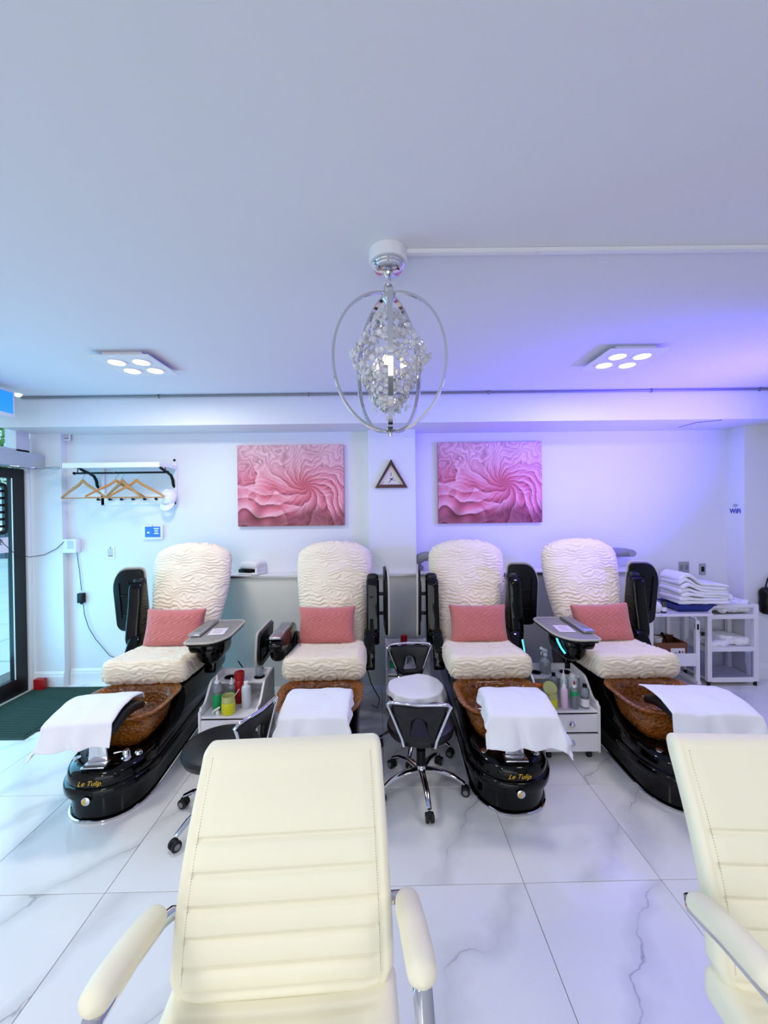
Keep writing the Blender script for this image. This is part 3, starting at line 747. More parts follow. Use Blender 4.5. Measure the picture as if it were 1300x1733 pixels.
hl = [(140, -0.16, 'wooden coat hanger hanging alone at the left end of the rail', 0.05), (196, 0.75, 'wooden coat hanger turned sideways behind the middle ones', 0.0), (207, -0.38, 'wooden coat hanger in the middle of the rail', 0.0), (231, 0.22, 'wooden coat hanger nearest the white cap', 0.0)]
for k, (x, rz, lab, dz_) in enumerate(hl):
    h = HP if k == 0 else copy_tree(HP)
    px = at(x, 798, YL-0.20).x
    h.location = (px, YL-0.20, RZ-0.065-0.079+0.0); h.rotation_euler = (0, 0, rz); tag(h, lab, 'hanger', 'wooden hangers on the rail')

# white cap on the last peg
def cap(loc):
    t = empty('cap', loc); tag(t, 'white cap hanging from the peg at the right end of the coat rack', 'hat')
    def f(p, d):
        q = p+d*(0.006*noise.noise(p*30)); w_ = 0.62+0.46*math.sin(PI*min(1, max(0, 0.55-q.z/0.15)))**0.8; q = Vector((q.x*w_-0.12*(q.z+0.03)*0.5+0.005, q.y*w_, q.z+0.010*noise.noise(p*18))); return q
    me = latbox((0.12, 0.08, 0.15), 0.039, (14, 10, 16), f); obj('crown', me, TOWEL, t, loc=(0, -0.075, -0.09))
    br = MB().grid(lambda u, v: Vector((-0.012+0.066*math.cos(PI*u)*(0.75+0.25*v), -0.072-0.045*math.sin(PI*u), -0.128-0.035*math.sin(PI*u)-0.055*v*math.sin(PI*u)**0.6)), 20, 5)
    obj('brim', br, TOWEL, t, mods=(('solid', 0.004),))
cap((at(293, 842, YL).x, YL, at(293, 826, YL).z))

# ------------------------------------------------------------------ signs at the door, header hardware
p = at(8, 683, 3.30)
t = empty('lit_sign', (-2.93, 2.97, 2.475)); tag(t, 'lit blue sign box with a white frame hanging near the door', 'sign')
obj('case', MB().box((0, 0, 0), (0.06, 0.34, 0.215), 0.01), WHITE, t)
obj('screen', MB().box((0.0315, 0, 0.005), (0.002, 0.30, 0.165), 0.001), mat('blue_lit_panel', '#1f7fd6', 0.3, emit='#1f86e6', estr=0.9), t)
obj('bracket', MB().box((0, 0, 0.121), (0.03, 0.05, 0.03)), WHITE, t)
# door closer arm
t = empty('door_closer', (XL+0.14, 3.55, 2.02)); tag(t, 'silver door closer arm under the header box', 'door closer')
obj('arm', MB().box((0.06, -0.05, 0.0), (0.02, 0.34, 0.008), 0.002, rot=Matrix.Rotation(-0.5, 3, 'Z')), CHROME, t)
obj('rail', MB().box((0.08, 0.05, 0.006), (0.22, 0.022, 0.014), 0.002), NICKEL, t)
obj('roller', MB().cyl((0.17, 0.05, 0.0), (0.17, 0.05, 0.018), 0.008), NICKEL, t)
# open sign on the glass
t = empty('window_sign', (XL+0.02, 3.2, 1.66)); tag(t, 'black lattice window sign hanging on the door glass', 'sign')
out = rpoly([(-0.22, -0.22), (0.22, -0.22), (0.22, 0.22), (-0.22, 0.22)], 0.05); inn = rpoly([(-0.19, -0.19), (0.19, -0.19), (0.19, 0.19), (-0.19, 0.19)], 0.03)
obj('frame', MB().ringplate(out, inn, -0.012, 0.012, 'yz'), BLACKM, t)
sl = MB()
for k in range(6): sl.box((0, 0, 0.15-0.06*k), (0.012, 0.39, 0.022), 0.004)
sl.box((0, 0.10, 0), (0.014, 0.02, 0.38), 0.003); sl.box((0, -0.08, 0), (0.014, 0.02, 0.38), 0.003)
obj('lattice', sl, BLACKM, t)
tag(obj('sticker', MB().box((XL-0.02, 3.26, 1.345), (0.003, 0.42, 0.135)), PAPER, smooth=False), 'white sticker with dark lettering low on the door glass', 'sticker')
stk = bpy.data.objects['sticker']
for s_t, sz_, zz in (('EMINENCE', 0.062, 1.368), ('ORGANIC SKIN CARE', 0.024, 1.318)):
    me = text_mesh(s_t, sz_, 0.0004); me.materials.append(PRINT)
    o = bpy.data.objects.new('lettering', me); COL.objects.link(o); o.parent = stk; o.location = (XL-0.0178, 3.27, zz); o.rotation_euler = (PI/2, 0, PI/2)
# red box by the jamb
t = obj('fire_bell_box', MB().box((-3.155, 3.61, 0.055), (0.085, 0.05, 0.11), 0.004), RED); t.name = 'door_stop'; tag(t, 'small red block at the foot of the white door jamb', 'door stop')
# mats
def mat_ribbed(name, c, w, d, rz, m_, lab, ribs):
    t = empty(name, (c[0], c[1], 0), rz); tag(t, lab, 'mat')
    obj('backing', MB().box((0, 0, 0.005), (w, d, 0.009), 0.003), m_, t, smooth=False)
    for k in range(ribs):
        y = -d/2+0.03+(d-0.06)*k/(ribs-1)
        obj('rib', MB().box((0, y, 0.012), (w-0.04, (d-0.06)/ribs*0.6, 0.008), 0.002, 1), m_, t, smooth=False)
mat_ribbed('door_mat', (-2.91, 3.24, 0), 0.64, 0.84, 0.0, MATG, 'dark green ribbed door mat inside the entrance', 34)
t = empty('floor_mat', (-2.53, 3.27, 0), 0.0); tag(t, 'maroon mat partly under the green mat and the first pedicure chair', 'mat')
obj('pile', MB().box((0.0, 0.03, 0.006), (0.12, 0.74, 0.011), 0.003), MATR, t, smooth=False)

# ------------------------------------------------------------------ ledge things
def nail_lamp(loc, rz):
    t = empty('nail_lamp', loc, rz); tag(t, 'white nail drying lamp on the ledge between the first two chairs', 'nail lamp')
    def f(p, d):
        q = p.copy(); q.z = q.z*(1-0.25*abs(q.x)/0.1) if q.z > 0 else q.z; return q
    obj('hood', latbox((0.20, 0.16, 0.075), 0.03, (16, 14, 8), f), WHITEG, t, loc=(0, 0, 0.087))
    obj('base', MB().box((0, 0, 0.010), (0.21, 0.17, 0.02), 0.009), WHITEG, t)
    obj('opening', MB().box((-0.03, -0.05, 0.035), (0.14, 0.07, 0.034), 0.01), BLACKM, t)
    obj('side_wall', MB().box((0.085, 0, 0.04), (0.025, 0.15, 0.05), 0.006), WHITEG, t)
nail_lamp((at(428, 965, 3.70).x, 3.74-0.04, 1.03), -0.3)
def neck(loc, rz, lab, sx=1, rot=None):
    t = obj('neck_cushion', MB().tube([(0.10*sx*math.cos(q), 0.085*math.sin(q), 0.045) for q in [(-0.6+4.3*k/22) for k in range(23)]], [0.03+0.014*math.sin(PI*k/22) for k in range(23)], 14), GREY, loc=loc, rot=rot or (0, 0, rz)); tag(t, lab, 'cushion')
neck((at(722, 950, 3.70).x, 3.72, 1.075), 2.6, 'speckled grey neck cushion propped on the ledge left of the third chair', rot=(0.9, 0.4, 2.6))
neck((at(1052, 940, 3.70).x, 3.73, 1.13), 0.2, 'pale grey cushion on the ledge behind the fourth pedicure chair', 1.2)

# ------------------------------------------------------------------ pedicure chairs
def ripple(x, y, z, amp=0.0065, f=38):
    w = noise.noise((x*3.1, y*3, z*4.0))*1.3+noise.noise((x*12, y*12, z*12))*1.25+noise.noise((x*30, y*30, z*24))*0.6
    a = 0.65+0.75*noise.noise((x*8+5, y*8, z*16))
    return amp*a*math.sin(2*PI*(z*f+w))+0.0025*noise.noise((x*45, y*45, z*60))

def back_mesh():
    Lh = 0.84
    def f(p, d):
        v = (p.z+Lh/2)/Lh
        hw = 0.84+0.16*(0.5-0.5*math.cos(PI*min(1, max(0, (v-0.15)/0.6))))
        if v > 0.76: hw *= 1-0.27*((v-0.76)/0.24)**3.6
        edge = 1-0.25*(abs(p.x)/0.315)**3
        th = (1.0 if v < 0.6 else 1.0-0.25*(v-0.6)/0.4)
        crown = 0.0
        q = p+d*ripple(p.x, p.y*0.6, p.z)
        y = q.y*th*edge
        yy = 0.30*v+0.05*math.sin(PI*v)-0.02*(1 if d.y < 0 else 0)*math.cos(q.x*6)
        if d.y < 0: yy -= 0.05*math.sin(PI*min(1, v*1.2))*(1-(q.x/0.32)**2)*0.5
        return Vector((q.x*hw, y+yy, q.z-0.035*(abs(q.x)/0.315)**2*max(0, (v-0.8)/0.2)))
    return latbox((0.63, 0.17, Lh), 0.075, (100, 14, 190), f)
def seat_mesh():
    def f(p, d):
        q = p+d*ripple(p.x, p.z*0.5, p.y*1.0+p.z*1.0, 0.006, 38)
        yy = p.y/0.58      # -0.5 front
        q.z += 0.045*(-yy)-0.0*abs(p.x)
        if p.z > 0: q.z += -0.02*(1-(p.x/0.28)**2)*0.5
        q.z *= 1+0.18*max(0, -yy)
        q.x *= 1-0.08*max(0, yy+0.1)
        return q
    return latbox((0.55, 0.58, 0.155), 0.06, (90, 100, 26), f)
BACKM = back_mesh(); BACKM.materials.append(COVER)
SEATM = seat_mesh(); SEATM.materials.append(COVER)

def hull(y0c, ry, rx, rear, rrx, inset, z, n=48):
    """boat-shaped outline; front is a half ellipse, sides taper to the rear"""
    pts = []
    for k in range(n+1):
        a = PI+PI*k/n
        cx = math.cos(a); sx = math.sin(a)
        pts.append(Vector(((rx-inset)*math.copysign(abs(cx)**0.86, cx), y0c+(ry-inset)*math.copysign(abs(sx)**0.86, sx), z)))
    for k in range(1, 8):
        t = k/8; pts.append(Vector(((rx-inset)+((rrx-inset)-(rx-inset))*t, y0c+(rear-y0c)*t, z)))
    pts.append(Vector((rrx-inset-0.03, rear-inset, z))); pts.append(Vector((-(rrx-inset-0.03), rear-inset, z)))
    for k in range(7, 0, -1):
        t = k/8; pts.append(Vector((-((rx-inset)+((rrx-inset)-(rx-inset))*t), y0c+(rear-y0c)*t, z)))
    return pts
def H(inset, z): return hull(0.30, 0.30, 0.235, 1.38, 0.205, inset, z)

def basin_mesh():
    def ring(hx, hy, z, oy=0, n=56, e=0.62, amp=0.0):
        out = []
        for k in range(n):
            a = 2*PI*k/n; c, s = math.cos(a), math.sin(a)
            wob = 1+amp*math.cos(4*a)
            out.append(Vector((hx*wob*math.copysign(abs(c)**e, c)*(1+0.10*(1 if s > 0 else 0)*abs(s)), oy+hy*wob*math.copysign(abs(s)**e, s), z+0.012*s+0.35*amp*math.cos(4*a))))
        return out
    R = [ring(0.10, 0.09, 0.275), ring(0.155, 0.14, 0.285), ring(0.185, 0.165, 0.33), ring(0.205, 0.18, 0.40), ring(0.225, 0.195, 0.452), ring(0.25, 0.213, 0.468, amp=0.01), ring(0.262, 0.222, 0.478, amp=0.01), ring(0.262, 0.222, 0.487, amp=0.01), ring(0.25, 0.212, 0.490, amp=0.01), ring(0.222, 0.186, 0.478), ring(0.205, 0.172, 0.455), ring(0.188, 0.158, 0.40), ring(0.16, 0.135, 0.335), ring(0.10, 0.08, 0.315)]
    return MB().loft(R).mesh('basin', True, 60)
BASINM = basin_mesh(); BASINM.materials.append(AMBER)

def make_arm(t, s, tray, raised, led=False):
    """s = -1 camera-left, +1 camera-right; hinge at rear; local frame: hinge at origin, arm runs to -y"""
    hz = 0.60
    hinge = Vector((s*0.322, 1.02, hz))
    obj('arm_support', MB().prism(rpoly([(0.86, 0.42), (1.10, 0.42), (1.12, 0.60), (1.07, 0.68), (0.98, 0.68), (0.90, 0.58)], 0.04, 4), s*0.275-0.02 if s > 0 else s*0.275-0.06, s*0.275+0.06 if s > 0 else s*0.275+0.02, 'yz', 0.012, 3), BLACKG, t)
    prof = [(0.05, 0.0), (0.04, 0.12), (-0.02, 0.165), (-0.38, 0.165), (-0.44, 0.155), (-0.465, 0.12), (-0.44, 0.075), (-0.30, 0.04), (-0.16, -0.01), (-0.05, -0.04)]
    a = obj('armrest', MB().prism(rpoly(prof, 0.035, 4), -0.05, 0.05, 'yz', 0.018, 3), BLACKG, t, loc=hinge)
    if raised:
        obj('arm_pad', latbox((0.092, 0.26, 0.065), 0.031, (8, 16, 8), lambda p, d: p), BLACKL, a, loc=(0, -0.36, 0.155))
    if tray:
        W_, L_ = 0.25, 0.52
        if tray == 'side' and not raised: L_ = 0.34
        o2 = rpoly([(-0.045, -L_), (W_*0.55, -L_), (W_-0.045, -L_*0.78), (W_-0.045, -0.04), (W_*0.7, 0), (-0.045, 0)], [0.04, 0.10, 0.10, 0.05, 0.05, 0.02], 6)
        o2 = [(s*x, y) for x, y in o2]
        if tray == 'side': o2 = [(x+s*0.045, y) for x, y in o2]
        tb = obj('tray', MB().prism(o2, 0.0, 0.012, 'xy', 0.003), TRAYTOP, a)
        lp_ = [Vector((x, y, 0.007)) for x, y in o2]
        if tray == 'flat': tb.location = (s*0.01, -0.04, 0.172)
        else: tb.location = (s*0.10, -0.03 if raised else -0.14, 0.215); tb.rotation_euler = (0, s*math.radians(86), 0)
        mx = sum(p[0] for p in o2)/len(o2)
        for nm, mb, mm in (('tray_edge', MB().tube(lp_, 0.0075, 8, closed=True), TRAYEDGE), ('tray_underside', MB().prism([((x-mx)*0.97+mx, y*0.97-0.006) for x, y in o2], -0.018, 0.0, 'xy', 0.006), BLACKM)):
            e = obj(nm, mb, mm, a); e.location = tb.location; e.rotation_euler = tb.rotation_euler
        ub = MB()
        for yy in (-0.14, -0.30): ub.box((mx, yy, -0.021), (0.08, 0.02, 0.010), 0.003)
        ub.box((mx-s*0.03, -L_*0.5, -0.021), (0.006, L_*0.6, 0.008), 0.002); ub.box((mx+s*0.05, -L_*0.5, -0.021), (0.006, L_*0.55, 0.008), 0.002)
        e = obj('tray_rails', ub, BLACKM, a); e.location = tb.location; e.rotation_euler = tb.rotation_euler
        if tray == 'side': obj('tray_bracket', MB().cyl((s*0.03, -0.18, 0.10), (s*0.10, -0.18, 0.10), 0.014).cyl((s*0.03, -0.34, 0.10), (s*0.10, -0.34, 0.10), 0.014), BLACKG, a)
    if not raised:
        px_ = -s*0.012 if tray == 'flat' else 0.0; pz = 0.196 if tray == 'flat' else 0.172
        obj('control_panel', MB().box((px_, -0.27, pz), (0.078, 0.36, 0.020), 0.006), NICKEL, a)
        bt = MB()
        for i in range(3):
            for j in range(4): bt.box((px_-0.018+0.018*i, -0.40+0.022*j, pz+0.011), (0.011, 0.012, 0.003), 0.001, 1)
        bt.box((px_, -0.22, pz+0.0105), (0.055, 0.18, 0.002), 0.0008, 1)
        obj('buttons', bt, STEELG, a)
        if tray == 'flat':
            obj('under_shell', latbox((0.19, 0.30, 0.20), 0.085, (12, 14, 10), lambda p, d: Vector((p.x*(1+1.2*p.z), p.y, p.z))), BLACKG, a, loc=(s*0.05, -0.26, 0.065))
        else:
            obj('under_shell', latbox((0.10, 0.36, 0.14), 0.045, (8, 14, 10), lambda p, d: Vector((p.x, p.y*(1+1.2*p.z), p.z))), BLACKG, a, loc=(0, -0.24, 0.06))
        if led: obj('light_strip', MB().tube([(s*0.160, -0.34, 0.15), (s*0.162, -0.36, 0.115), (s*0.150, -0.385, 0.075), (s*0.128, -0.40, 0.04)], 0.006, 8), CYAN, a, label='glowing cyan light strip')
    elif led:
        obj('light_strip', MB().tube([(s*0.345, 0.95, 0.62), (s*0.35, 0.93, 0.56), (s*0.35, 0.91, 0.50)], 0.005, 8), CYAN, t, label='glowing cyan light strip')
    if raised: a.rotation_euler = (math.radians(-82), 0, 0)
    return a

def pedicure_chair(x, y, rz, label, left, right):
    t = empty('pedicure_chair', (x, y, 0), rz); tag(t, label, 'pedicure chair', 'pedicure chairs along the back wall')
    obj('base_plinth', MB().loft([H(0.035, 0.004), H(0.030, 0.14)]), BLACKG, t)
    obj('base_trim', MB().tube(H(0.026, 0.008), 0.007, 6, closed=True), CHROME, t)
    obj('base_belt', MB().loft([H(0.022, 0.125), H(0.004, 0.133), H(0.0, 0.15), H(0.0, 0.175), H(0.008, 0.186), H(0.02, 0.19)]), BLACKG, t)
    dk = MB()
    dk.loft([H(0.016, 0.186), H(0.014, 0.205), H(0.018, 0.235), H(0.032, 0.258), H(0.06, 0.27), H(0.10, 0.274)])
    obj('deck', dk, BLACKG, t)
    for s in (-1, 1):
        prof = [(0.24, 0.24), (0.30, 0.27), (0.42, 0.32), (0.52, 0.39), (0.58, 0.45), (1.33, 0.45), (1.33, 0.24)]
        sd = MB().prism(rpoly(prof, 0.03, 4), s*0.205-0.0125, s*0.205+0.0125, 'yz', 0.006)
        sd.warp(lambda c: Vector((c.x+s*(0.018-0.055*max(0, c.z-0.24))*0.8, c.y, c.z)))
        obj('side_shell', sd, BLACKG, t)
    obj('pedestal', MB().box((0, 0.97, 0.345), (0.40, 0.72, 0.21), 0.02).box((0, 0.88, 0.47), (0.34, 0.56, 0.07), 0.01), BLACKM, t)
    obj('back_shell', MB().box((0, 1.31, 0.80), (0.46, 0.05, 0.78), 0.02, rot=Matrix.Rotation(math.radians(-19), 3, 'X')), BLACKM, t)
    obj('seat', SEATM, None, t, loc=(0, 0.81, 0.555))
    obj('backrest', BACKM, None, t, loc=(0, 1.06, 0.93))
    obj('basin', BASINM, None, t, loc=(0, 0.375, 0.0))
    obj('drain', MB().lathe([(0, 0.317), (0.02, 0.317), (0.02, 0.322), (0, 0.324)], (0, 0.375, 0)), CHROME, t)
    # footrest
    def ff(p, d): return Vector((p.x, p.y, p.z-1.6*p.y*p.y-0.3*p.x*p.x*0.5))
    obj('footrest', latbox((0.27, 0.30, 0.055), 0.025, (14, 20, 6), ff), BLACKL, t, loc=(0, 0.17, 0.512))
    obj('footrest_stand', MB().prism([(-0.055, 0.268), (0.055, 0.268), (0.045, 0.33), (0.04, 0.49), (-0.04, 0.49), (-0.045, 0.33)], 0.085, 0.11, 'xz', 0.004).box((0, 0.075, 0.277), (0.12, 0.07, 0.010), 0.004), CHROME, t)
    tp = obj('tap', MB().lathe([(0, 0.268), (0.024, 0.268), (0.024, 0.276), (0.018, 0.282), (0.018, 0.31), (0.013, 0.318), (0, 0.32)], (0.125, 0.13, 0)), CHROME, t)
    obj('tap_lever', MB().tube([(0.125, 0.13, 0.308), (0.10, 0.12, 0.314), (0.07, 0.112, 0.312)], 0.005, 8), CHROME, tp)
    obj('knob', MB().lathe([(0, 0.268), (0.021, 0.268), (0.021, 0.276), (0.014, 0.286), (0, 0.287)], (0.165, 0.175, 0)), CHROME, t)
    obj('jet_cap', MB().lathe([(0, 0.268), (0.018, 0.268), (0.018, 0.274), (0, 0.276)], (-0.15, 0.15, 0)), CHROME, t)
    # control button on the belt and the gold lettering
    yb = -0.004
    M = Matrix.Rotation(PI/2, 4, 'X')
    k = obj('button_ring', MB().lathe([(0, 0), (0.021, 0), (0.021, 0.008), (0.016, 0.011), (0, 0.011)], (0.0, yb, 0.14), 28, M), CHROME, t)
    obj('button_face', MB().prism([(0.0145*math.cos(q), 0.14+0.0145*math.sin(q)) for q in [PI/2+PI*i/12 for i in range(13)]], yb-0.0125, yb-0.010, 'xz'), GOLD, k, smooth=False)
    me = text_mesh('Le Tulip', 0.036, 0.0006, 0.45); me.materials.append(GOLD)
    o = bpy.data.objects.new('lettering', me); COL.objects.link(o); o.parent = t; o.location = (0.0, 0.0145, 0.214); o.rotation_euler = (PI/2, 0, 0)
    make_arm(t, -1, *left); make_arm(t, 1, *right)
    return t
CH = [(-1.545, 2.03, math.radians(3.2)), (-0.40, 2.05, math.radians(1.0)), (0.69, 2.045, 0.0), (1.655, 2.03, math.radians(0.5))]
pedicure_chair(*CH[0], 'black and amber pedicure chair with cream ruched cover nearest the door', ('flat', True), ('flat', False))
pedicure_chair(*CH[1], 'black and amber pedicure chair left of the column, base hidden by the white office chair', ('side', False), ('side', True))
pedicure_chair(*CH[2], 'black and amber pedicure chair right of the column, its rounded black front in full view', ('side', True), ('flat', True, True))
pedicure_chair(*CH[3], 'black and amber pedicure chair with cream ruched cover at the right, beside the towel trolley', ('flat', False, True), ('flat', True))
CHM = [Matrix.Translation((x, y, 0)) @ Matrix.Rotation(r, 4, 'Z') for x, y, r in CH]

# pink knitted cushions
def pillow_mesh():
    W_, H_, T_ = 0.44, 0.285, 0.06
    def f(p, d):
        u, v = p.x/(W_/2), p.z/(H_/2)
        k = max(0, (1-u**4)*(1-v**4))**0.5
        y = math.copysign(0.006+T_*k, p.y) if abs(p.y) > 1e-9 else 0
        y = (p.y/0.01)*(0.006+T_*k)
        # cable knit relief
        kn = 0.0058*math.sin(22*PI*p.x+3*math.sin(18*PI*p.z))*k + 0.003*noise.noise((p.x*25, 0, p.z*25))
        y += math.copysign(kn, p.y)*(1 if abs(p.y) > 0.005 else 0)
        return Vector((p.x*(1-0.07*(1-v*v)*abs(u)**3), y, p.z*(1-0.07*(1-u*u)*abs(v)**3)))
    return latbox((W_, 0.02, H_), 0.0099, (70, 4, 46), f)
PILM = pillow_mesh(); PILM.materials.append(PINK)
pl = [('on the pedicure chair nearest the door', 0.0, 0.02, 0), ('on the pedicure chair left of the column', -0.03, 0.0, 0), ('on the pedicure chair right of the column', 0.02, 0, 0), ('on the pedicure chair beside the towel trolley', 0.0, -0.03, 0)]
for k, (w, dx, tl, _) in enumerate(pl):
    loc = CHM[k] @ Vector((dx, 0.985, 0.735))
    o = obj('cushion', PILM, None, loc=loc, rot=(math.radians(-16), tl, CH[k][2])); tag(o, 'pink knitted cushion '+w, 'cushion', 'pink cushions on the pedicure chairs')

# towels draped over the footrests
def towel(name, c, hx, hy, ax, by, rz, seed, lab, cat='towel', zt=0.0, n=44, hang=None, asym=(0, 0), grp=None, amp=0.010, round_r=None, arch=0.0):
    def f(u, v):
        a = -ax[0]+(ax[0]+ax[1])*u; b = -by[0]+(by[0]+by[1])*v
        nz = noise.noise((a*7+seed, b*7, seed)); nz2 = noise.noise((a*18, b*18+seed, 3))
        ex_ = max(0, abs(a)-hx); ey_ = max(0, abs(b)-hy)
        sx, sy_ = math.copysign(1, a), math.copysign(1, b)
        dr_ = math.hypot(ex_, ey_)
        r = 0.03
        soft = dr_ if dr_ > r else dr_*dr_/r*0.5+dr_*0.5
        x = sx*(min(abs(a), hx)+0.30*ex_**1.0+(0.012 if ex_ > 0 else 0)+0.25*ey_*ex_/(dr_+1e-6)*0.4)
        y = sy_*(min(abs(b), hy)+0.26*ey_+(0.012 if ey_ > 0 else 0))
        fold = amp*1.6*math.sin(a*40+3*nz)*min(1, ey_*9)+amp*1.6*math.sin(b*38+4*nz)*min(1, ex_*9)
        if ey_ > ex_: y += sy_*fold
        else: x += sx*fold
        if round_r:
            rr = math.hypot(a, b); ang = math.atan2(b, a); ov = max(0, rr-round_r); rc = min(rr, round_r)+0.22*ov+(0.012*math.sin(ang*11+2*nz))*min(1, ov*14)
            x, y = rc*math.cos(ang), rc*math.sin(ang); soft = ov if ov > 0.02 else ov*ov/0.04+ov*0.5
        z = -soft*0.93+amp*(nz*0.8+nz2*0.35) - arch*min(abs(b), hy)**2
        return Vector((x, y, z))
    o = obj(name, MB().grid(f, n, n), TOWEL, loc=c, rot=(0, 0, rz), ang=80, mods=(('solid', 0.007), ('sub', 1))); tag(o, lab, cat, grp); return o
G = 'white towels over the footrests'
towel('towel', CHM[0] @ Vector((-0.05, 0.165, 0.57)), 0.15, 0.158, (0.27, 0.165), (0.29, 0.20), 0.12, 2.0, 'white towel over the footrest of the chair nearest the door', grp=G, arch=1.1)
towel('towel', CHM[1] @ Vector((0.02, 0.17, 0.57)), 0.165, 0.158, (0.24, 0.22), (0.27, 0.15), 0.0, 5.0, 'white towel behind the white office chair, over the second footrest', grp=G, arch=1.1)
towel('towel', CHM[2] @ Vector((0.03, 0.168, 0.57)), 0.16, 0.158, (0.23, 0.30), (0.32, 0.14), -0.05, 8.0, 'white towel hanging low over the rounded black front of the third chair', grp=G, arch=1.1)
towel('towel', CHM[3] @ Vector((0.06, 0.175, 0.573)), 0.205, 0.158, (0.21, 0.30), (0.27, 0.15), -0.08, 11.0, 'white towel over the footrest of the rightmost pedicure chair', grp=G, arch=1.1)

# printed cards on the two open trays
for k, s in ((0, 1), (3, -1)):
    loc = CHM[k] @ Vector((s*0.43, 0.68, 0.7865)); t = empty('menu_card', loc, rot=(0, 0, CH[k][2]+s*0.1)); tag(t, 'white printed card on the open tray of the '+('chair nearest the door' if k == 0 else 'rightmost pedicure chair'), 'card')
    obj('card', MB().box((0, 0, 0.001), (0.105, 0.15, 0.002)), PAPER, t, smooth=False)
    q = MB(); q.ringplate([(-.046, -.066), (.046, -.066), (.046, .066), (-.046, .066)], [(-.043, -.063), (.043, -.063), (.043, .063), (-.043, .063)], 0.002, 0.0024, 'xy')
    for j in range(6): q.box((0, 0.045-0.017*j, 0.0022), (0.06 if j % 2 else 0.07, 0.006, 0.0005))
    obj('print', q, PRINTP, t, smooth=False)
# ------------------------------------------------------------------ black stools
def star(t, r=0.25, hub=0.11, m_=None, n=5, phase=0.0):
    m_ = m_ or CHROME
    obj('hub', MB().lathe([(0, hub-0.03), (0.03, hub-0.03), (0.032, hub), (0.028, hub+0.03), (0, hub+0.03)]), m_, t)
    for k in range(n):
        a = phase+2*PI*k/n; e = Vector((math.cos(a), math.sin(a), 0)); Z = Vector((0, 0, 1))
        pts = [e*0.02+Z*hub, e*(r*0.4)+Z*(hub+0.004), e*(r*0.75)+Z*(hub-0.015), e*r+Z*(hub-0.05)]
        obj('leg', MB().tube(pts, [0.017, 0.014, 0.012, 0.010], 10, sx=1.25), m_, t)
        w = Vector((-e.y, e.x, 0)); c = e*(r+0.006)+Z*0.026
        cs = obj('caster', MB().cyl(c-w*0.022, c-w*0.006, 0.025, seg=20, bev=0.004).cyl(c+w*0.006, c+w*0.022, 0.025, seg=20, bev=0.004).box(c+Z*0.012, (0.02, 0.03, 0.03), 0.005), RUBBER, t)
        obj('wheel_cap', MB().cyl(c-w*0.0225, c-w*0.024, 0.014).cyl(c+w*0.0225, c+w*0.024, 0.014), STEELG, cs)
def stool(loc, rz, lab, phase=0, sz_=0.40):
    """faces -y local front; backrest on the +y side"""
    t = empty('salon_stool', loc, rz); tag(t, lab, 'stool', 'black salon stools')
    star(t, 0.245, 0.115, phase=phase)
    obj('gas_lift', MB().cyl((0, 0, 0.13), (0, 0, 0.23), 0.026).cyl((0, 0, 0.23), (0, 0, sz_-0.07), 0.014), BLACKM, t)
    obj('mechanism', MB().box((0, 0.03, sz_-0.075), (0.16, 0.18, 0.02), 0.004), BLACKM, t)
    prof = [(0, sz_-0.065), (0.15, sz_-0.065), (0.185, sz_-0.055), (0.195, sz_-0.03), (0.188, sz_-0.008), (0.16, sz_+0.004), (0.08, sz_+0.006), (0, sz_+0.002)]
    obj('seat', MB().lathe(prof, seg=48), BLACKL, t)
    # backrest: wide top, narrow foot, triangular opening, chrome tube round it
    yb = 0.215; zb = sz_-0.01; h = 0.215
    bend = lambda c: Vector((c.x, c.y-1.0*c.x*c.x+0.16*(c.z-zb), c.z))
    outer = rpoly([(-0.078, zb), (0.078, zb), (0.163, zb+h), (-0.163, zb+h)], [0.03, 0.03, 0.045, 0.045], 6)
    inner = rpoly([(-0.048, zb+0.045), (0.048, zb+0.045), (0.016, zb+0.135), (-0.016, zb+0.135)], 0.012, 4)
    obj('backrest', MB().ringplate(outer, inner, yb-0.018, yb+0.018, 'xz', n=60).warp(bend), BLACKL, t, mods=(('sub', 1),))
    fr = [Vector((-0.05, 0.06, sz_-0.075)), Vector((-0.07, 0.17, sz_-0.06)), Vector((-0.083, yb+0.012, zb-0.01))]
    side = [Vector((-0.083-0.085*q, yb+0.012, zb+h*q)) for q in (0.1, 0.3, 0.5, 0.7, 0.85)]
    top = [Vector((-0.165, yb+0.012, zb+h-0.012)), Vector((-0.15, yb+0.012, zb+h+0.004)), Vector((-0.12, yb+0.012, zb+h+0.008))]
    Lp = fr+[bend(q) for q in side+top]; Rp = [Vector((-q.x, q.y, q.z)) for q in Lp[::-1]]
    obj('back_frame', MB().tube(Lp+[bend(Vector((0, yb+0.012, zb+h+0.008)))]+Rp, 0.0085, 10), CHROME, t)
    return t
def floor_at(px, py):
    d = fw + rt*((px-650)/F) + up*((866.5-py)/F); return CAMLOC+d*(-CAMLOC.z/d.z)
stool((0.197, 2.285, 0), PI-0.12, 'black round salon stool with its chrome-framed back towards the camera', phase=PI/2+0.12+0.08)
stool((0.20, 2.71, 0), 0.1, 'black salon stool behind the first one, with a white towel on its seat', phase=0.6, sz_=0.40)
stool((-0.875, 2.09, 0), -PI/2-0.35, 'black salon stool by the first cart, partly behind the white office chair', phase=1.0)
towel('towel', (0.20, 2.69, 0.418), 0.165, 0.14, (0.22, 0.22), (0.22, 0.16), 0.35, 14, 'white towel spread on the seat of the rear black stool', amp=0.008, round_r=0.185)

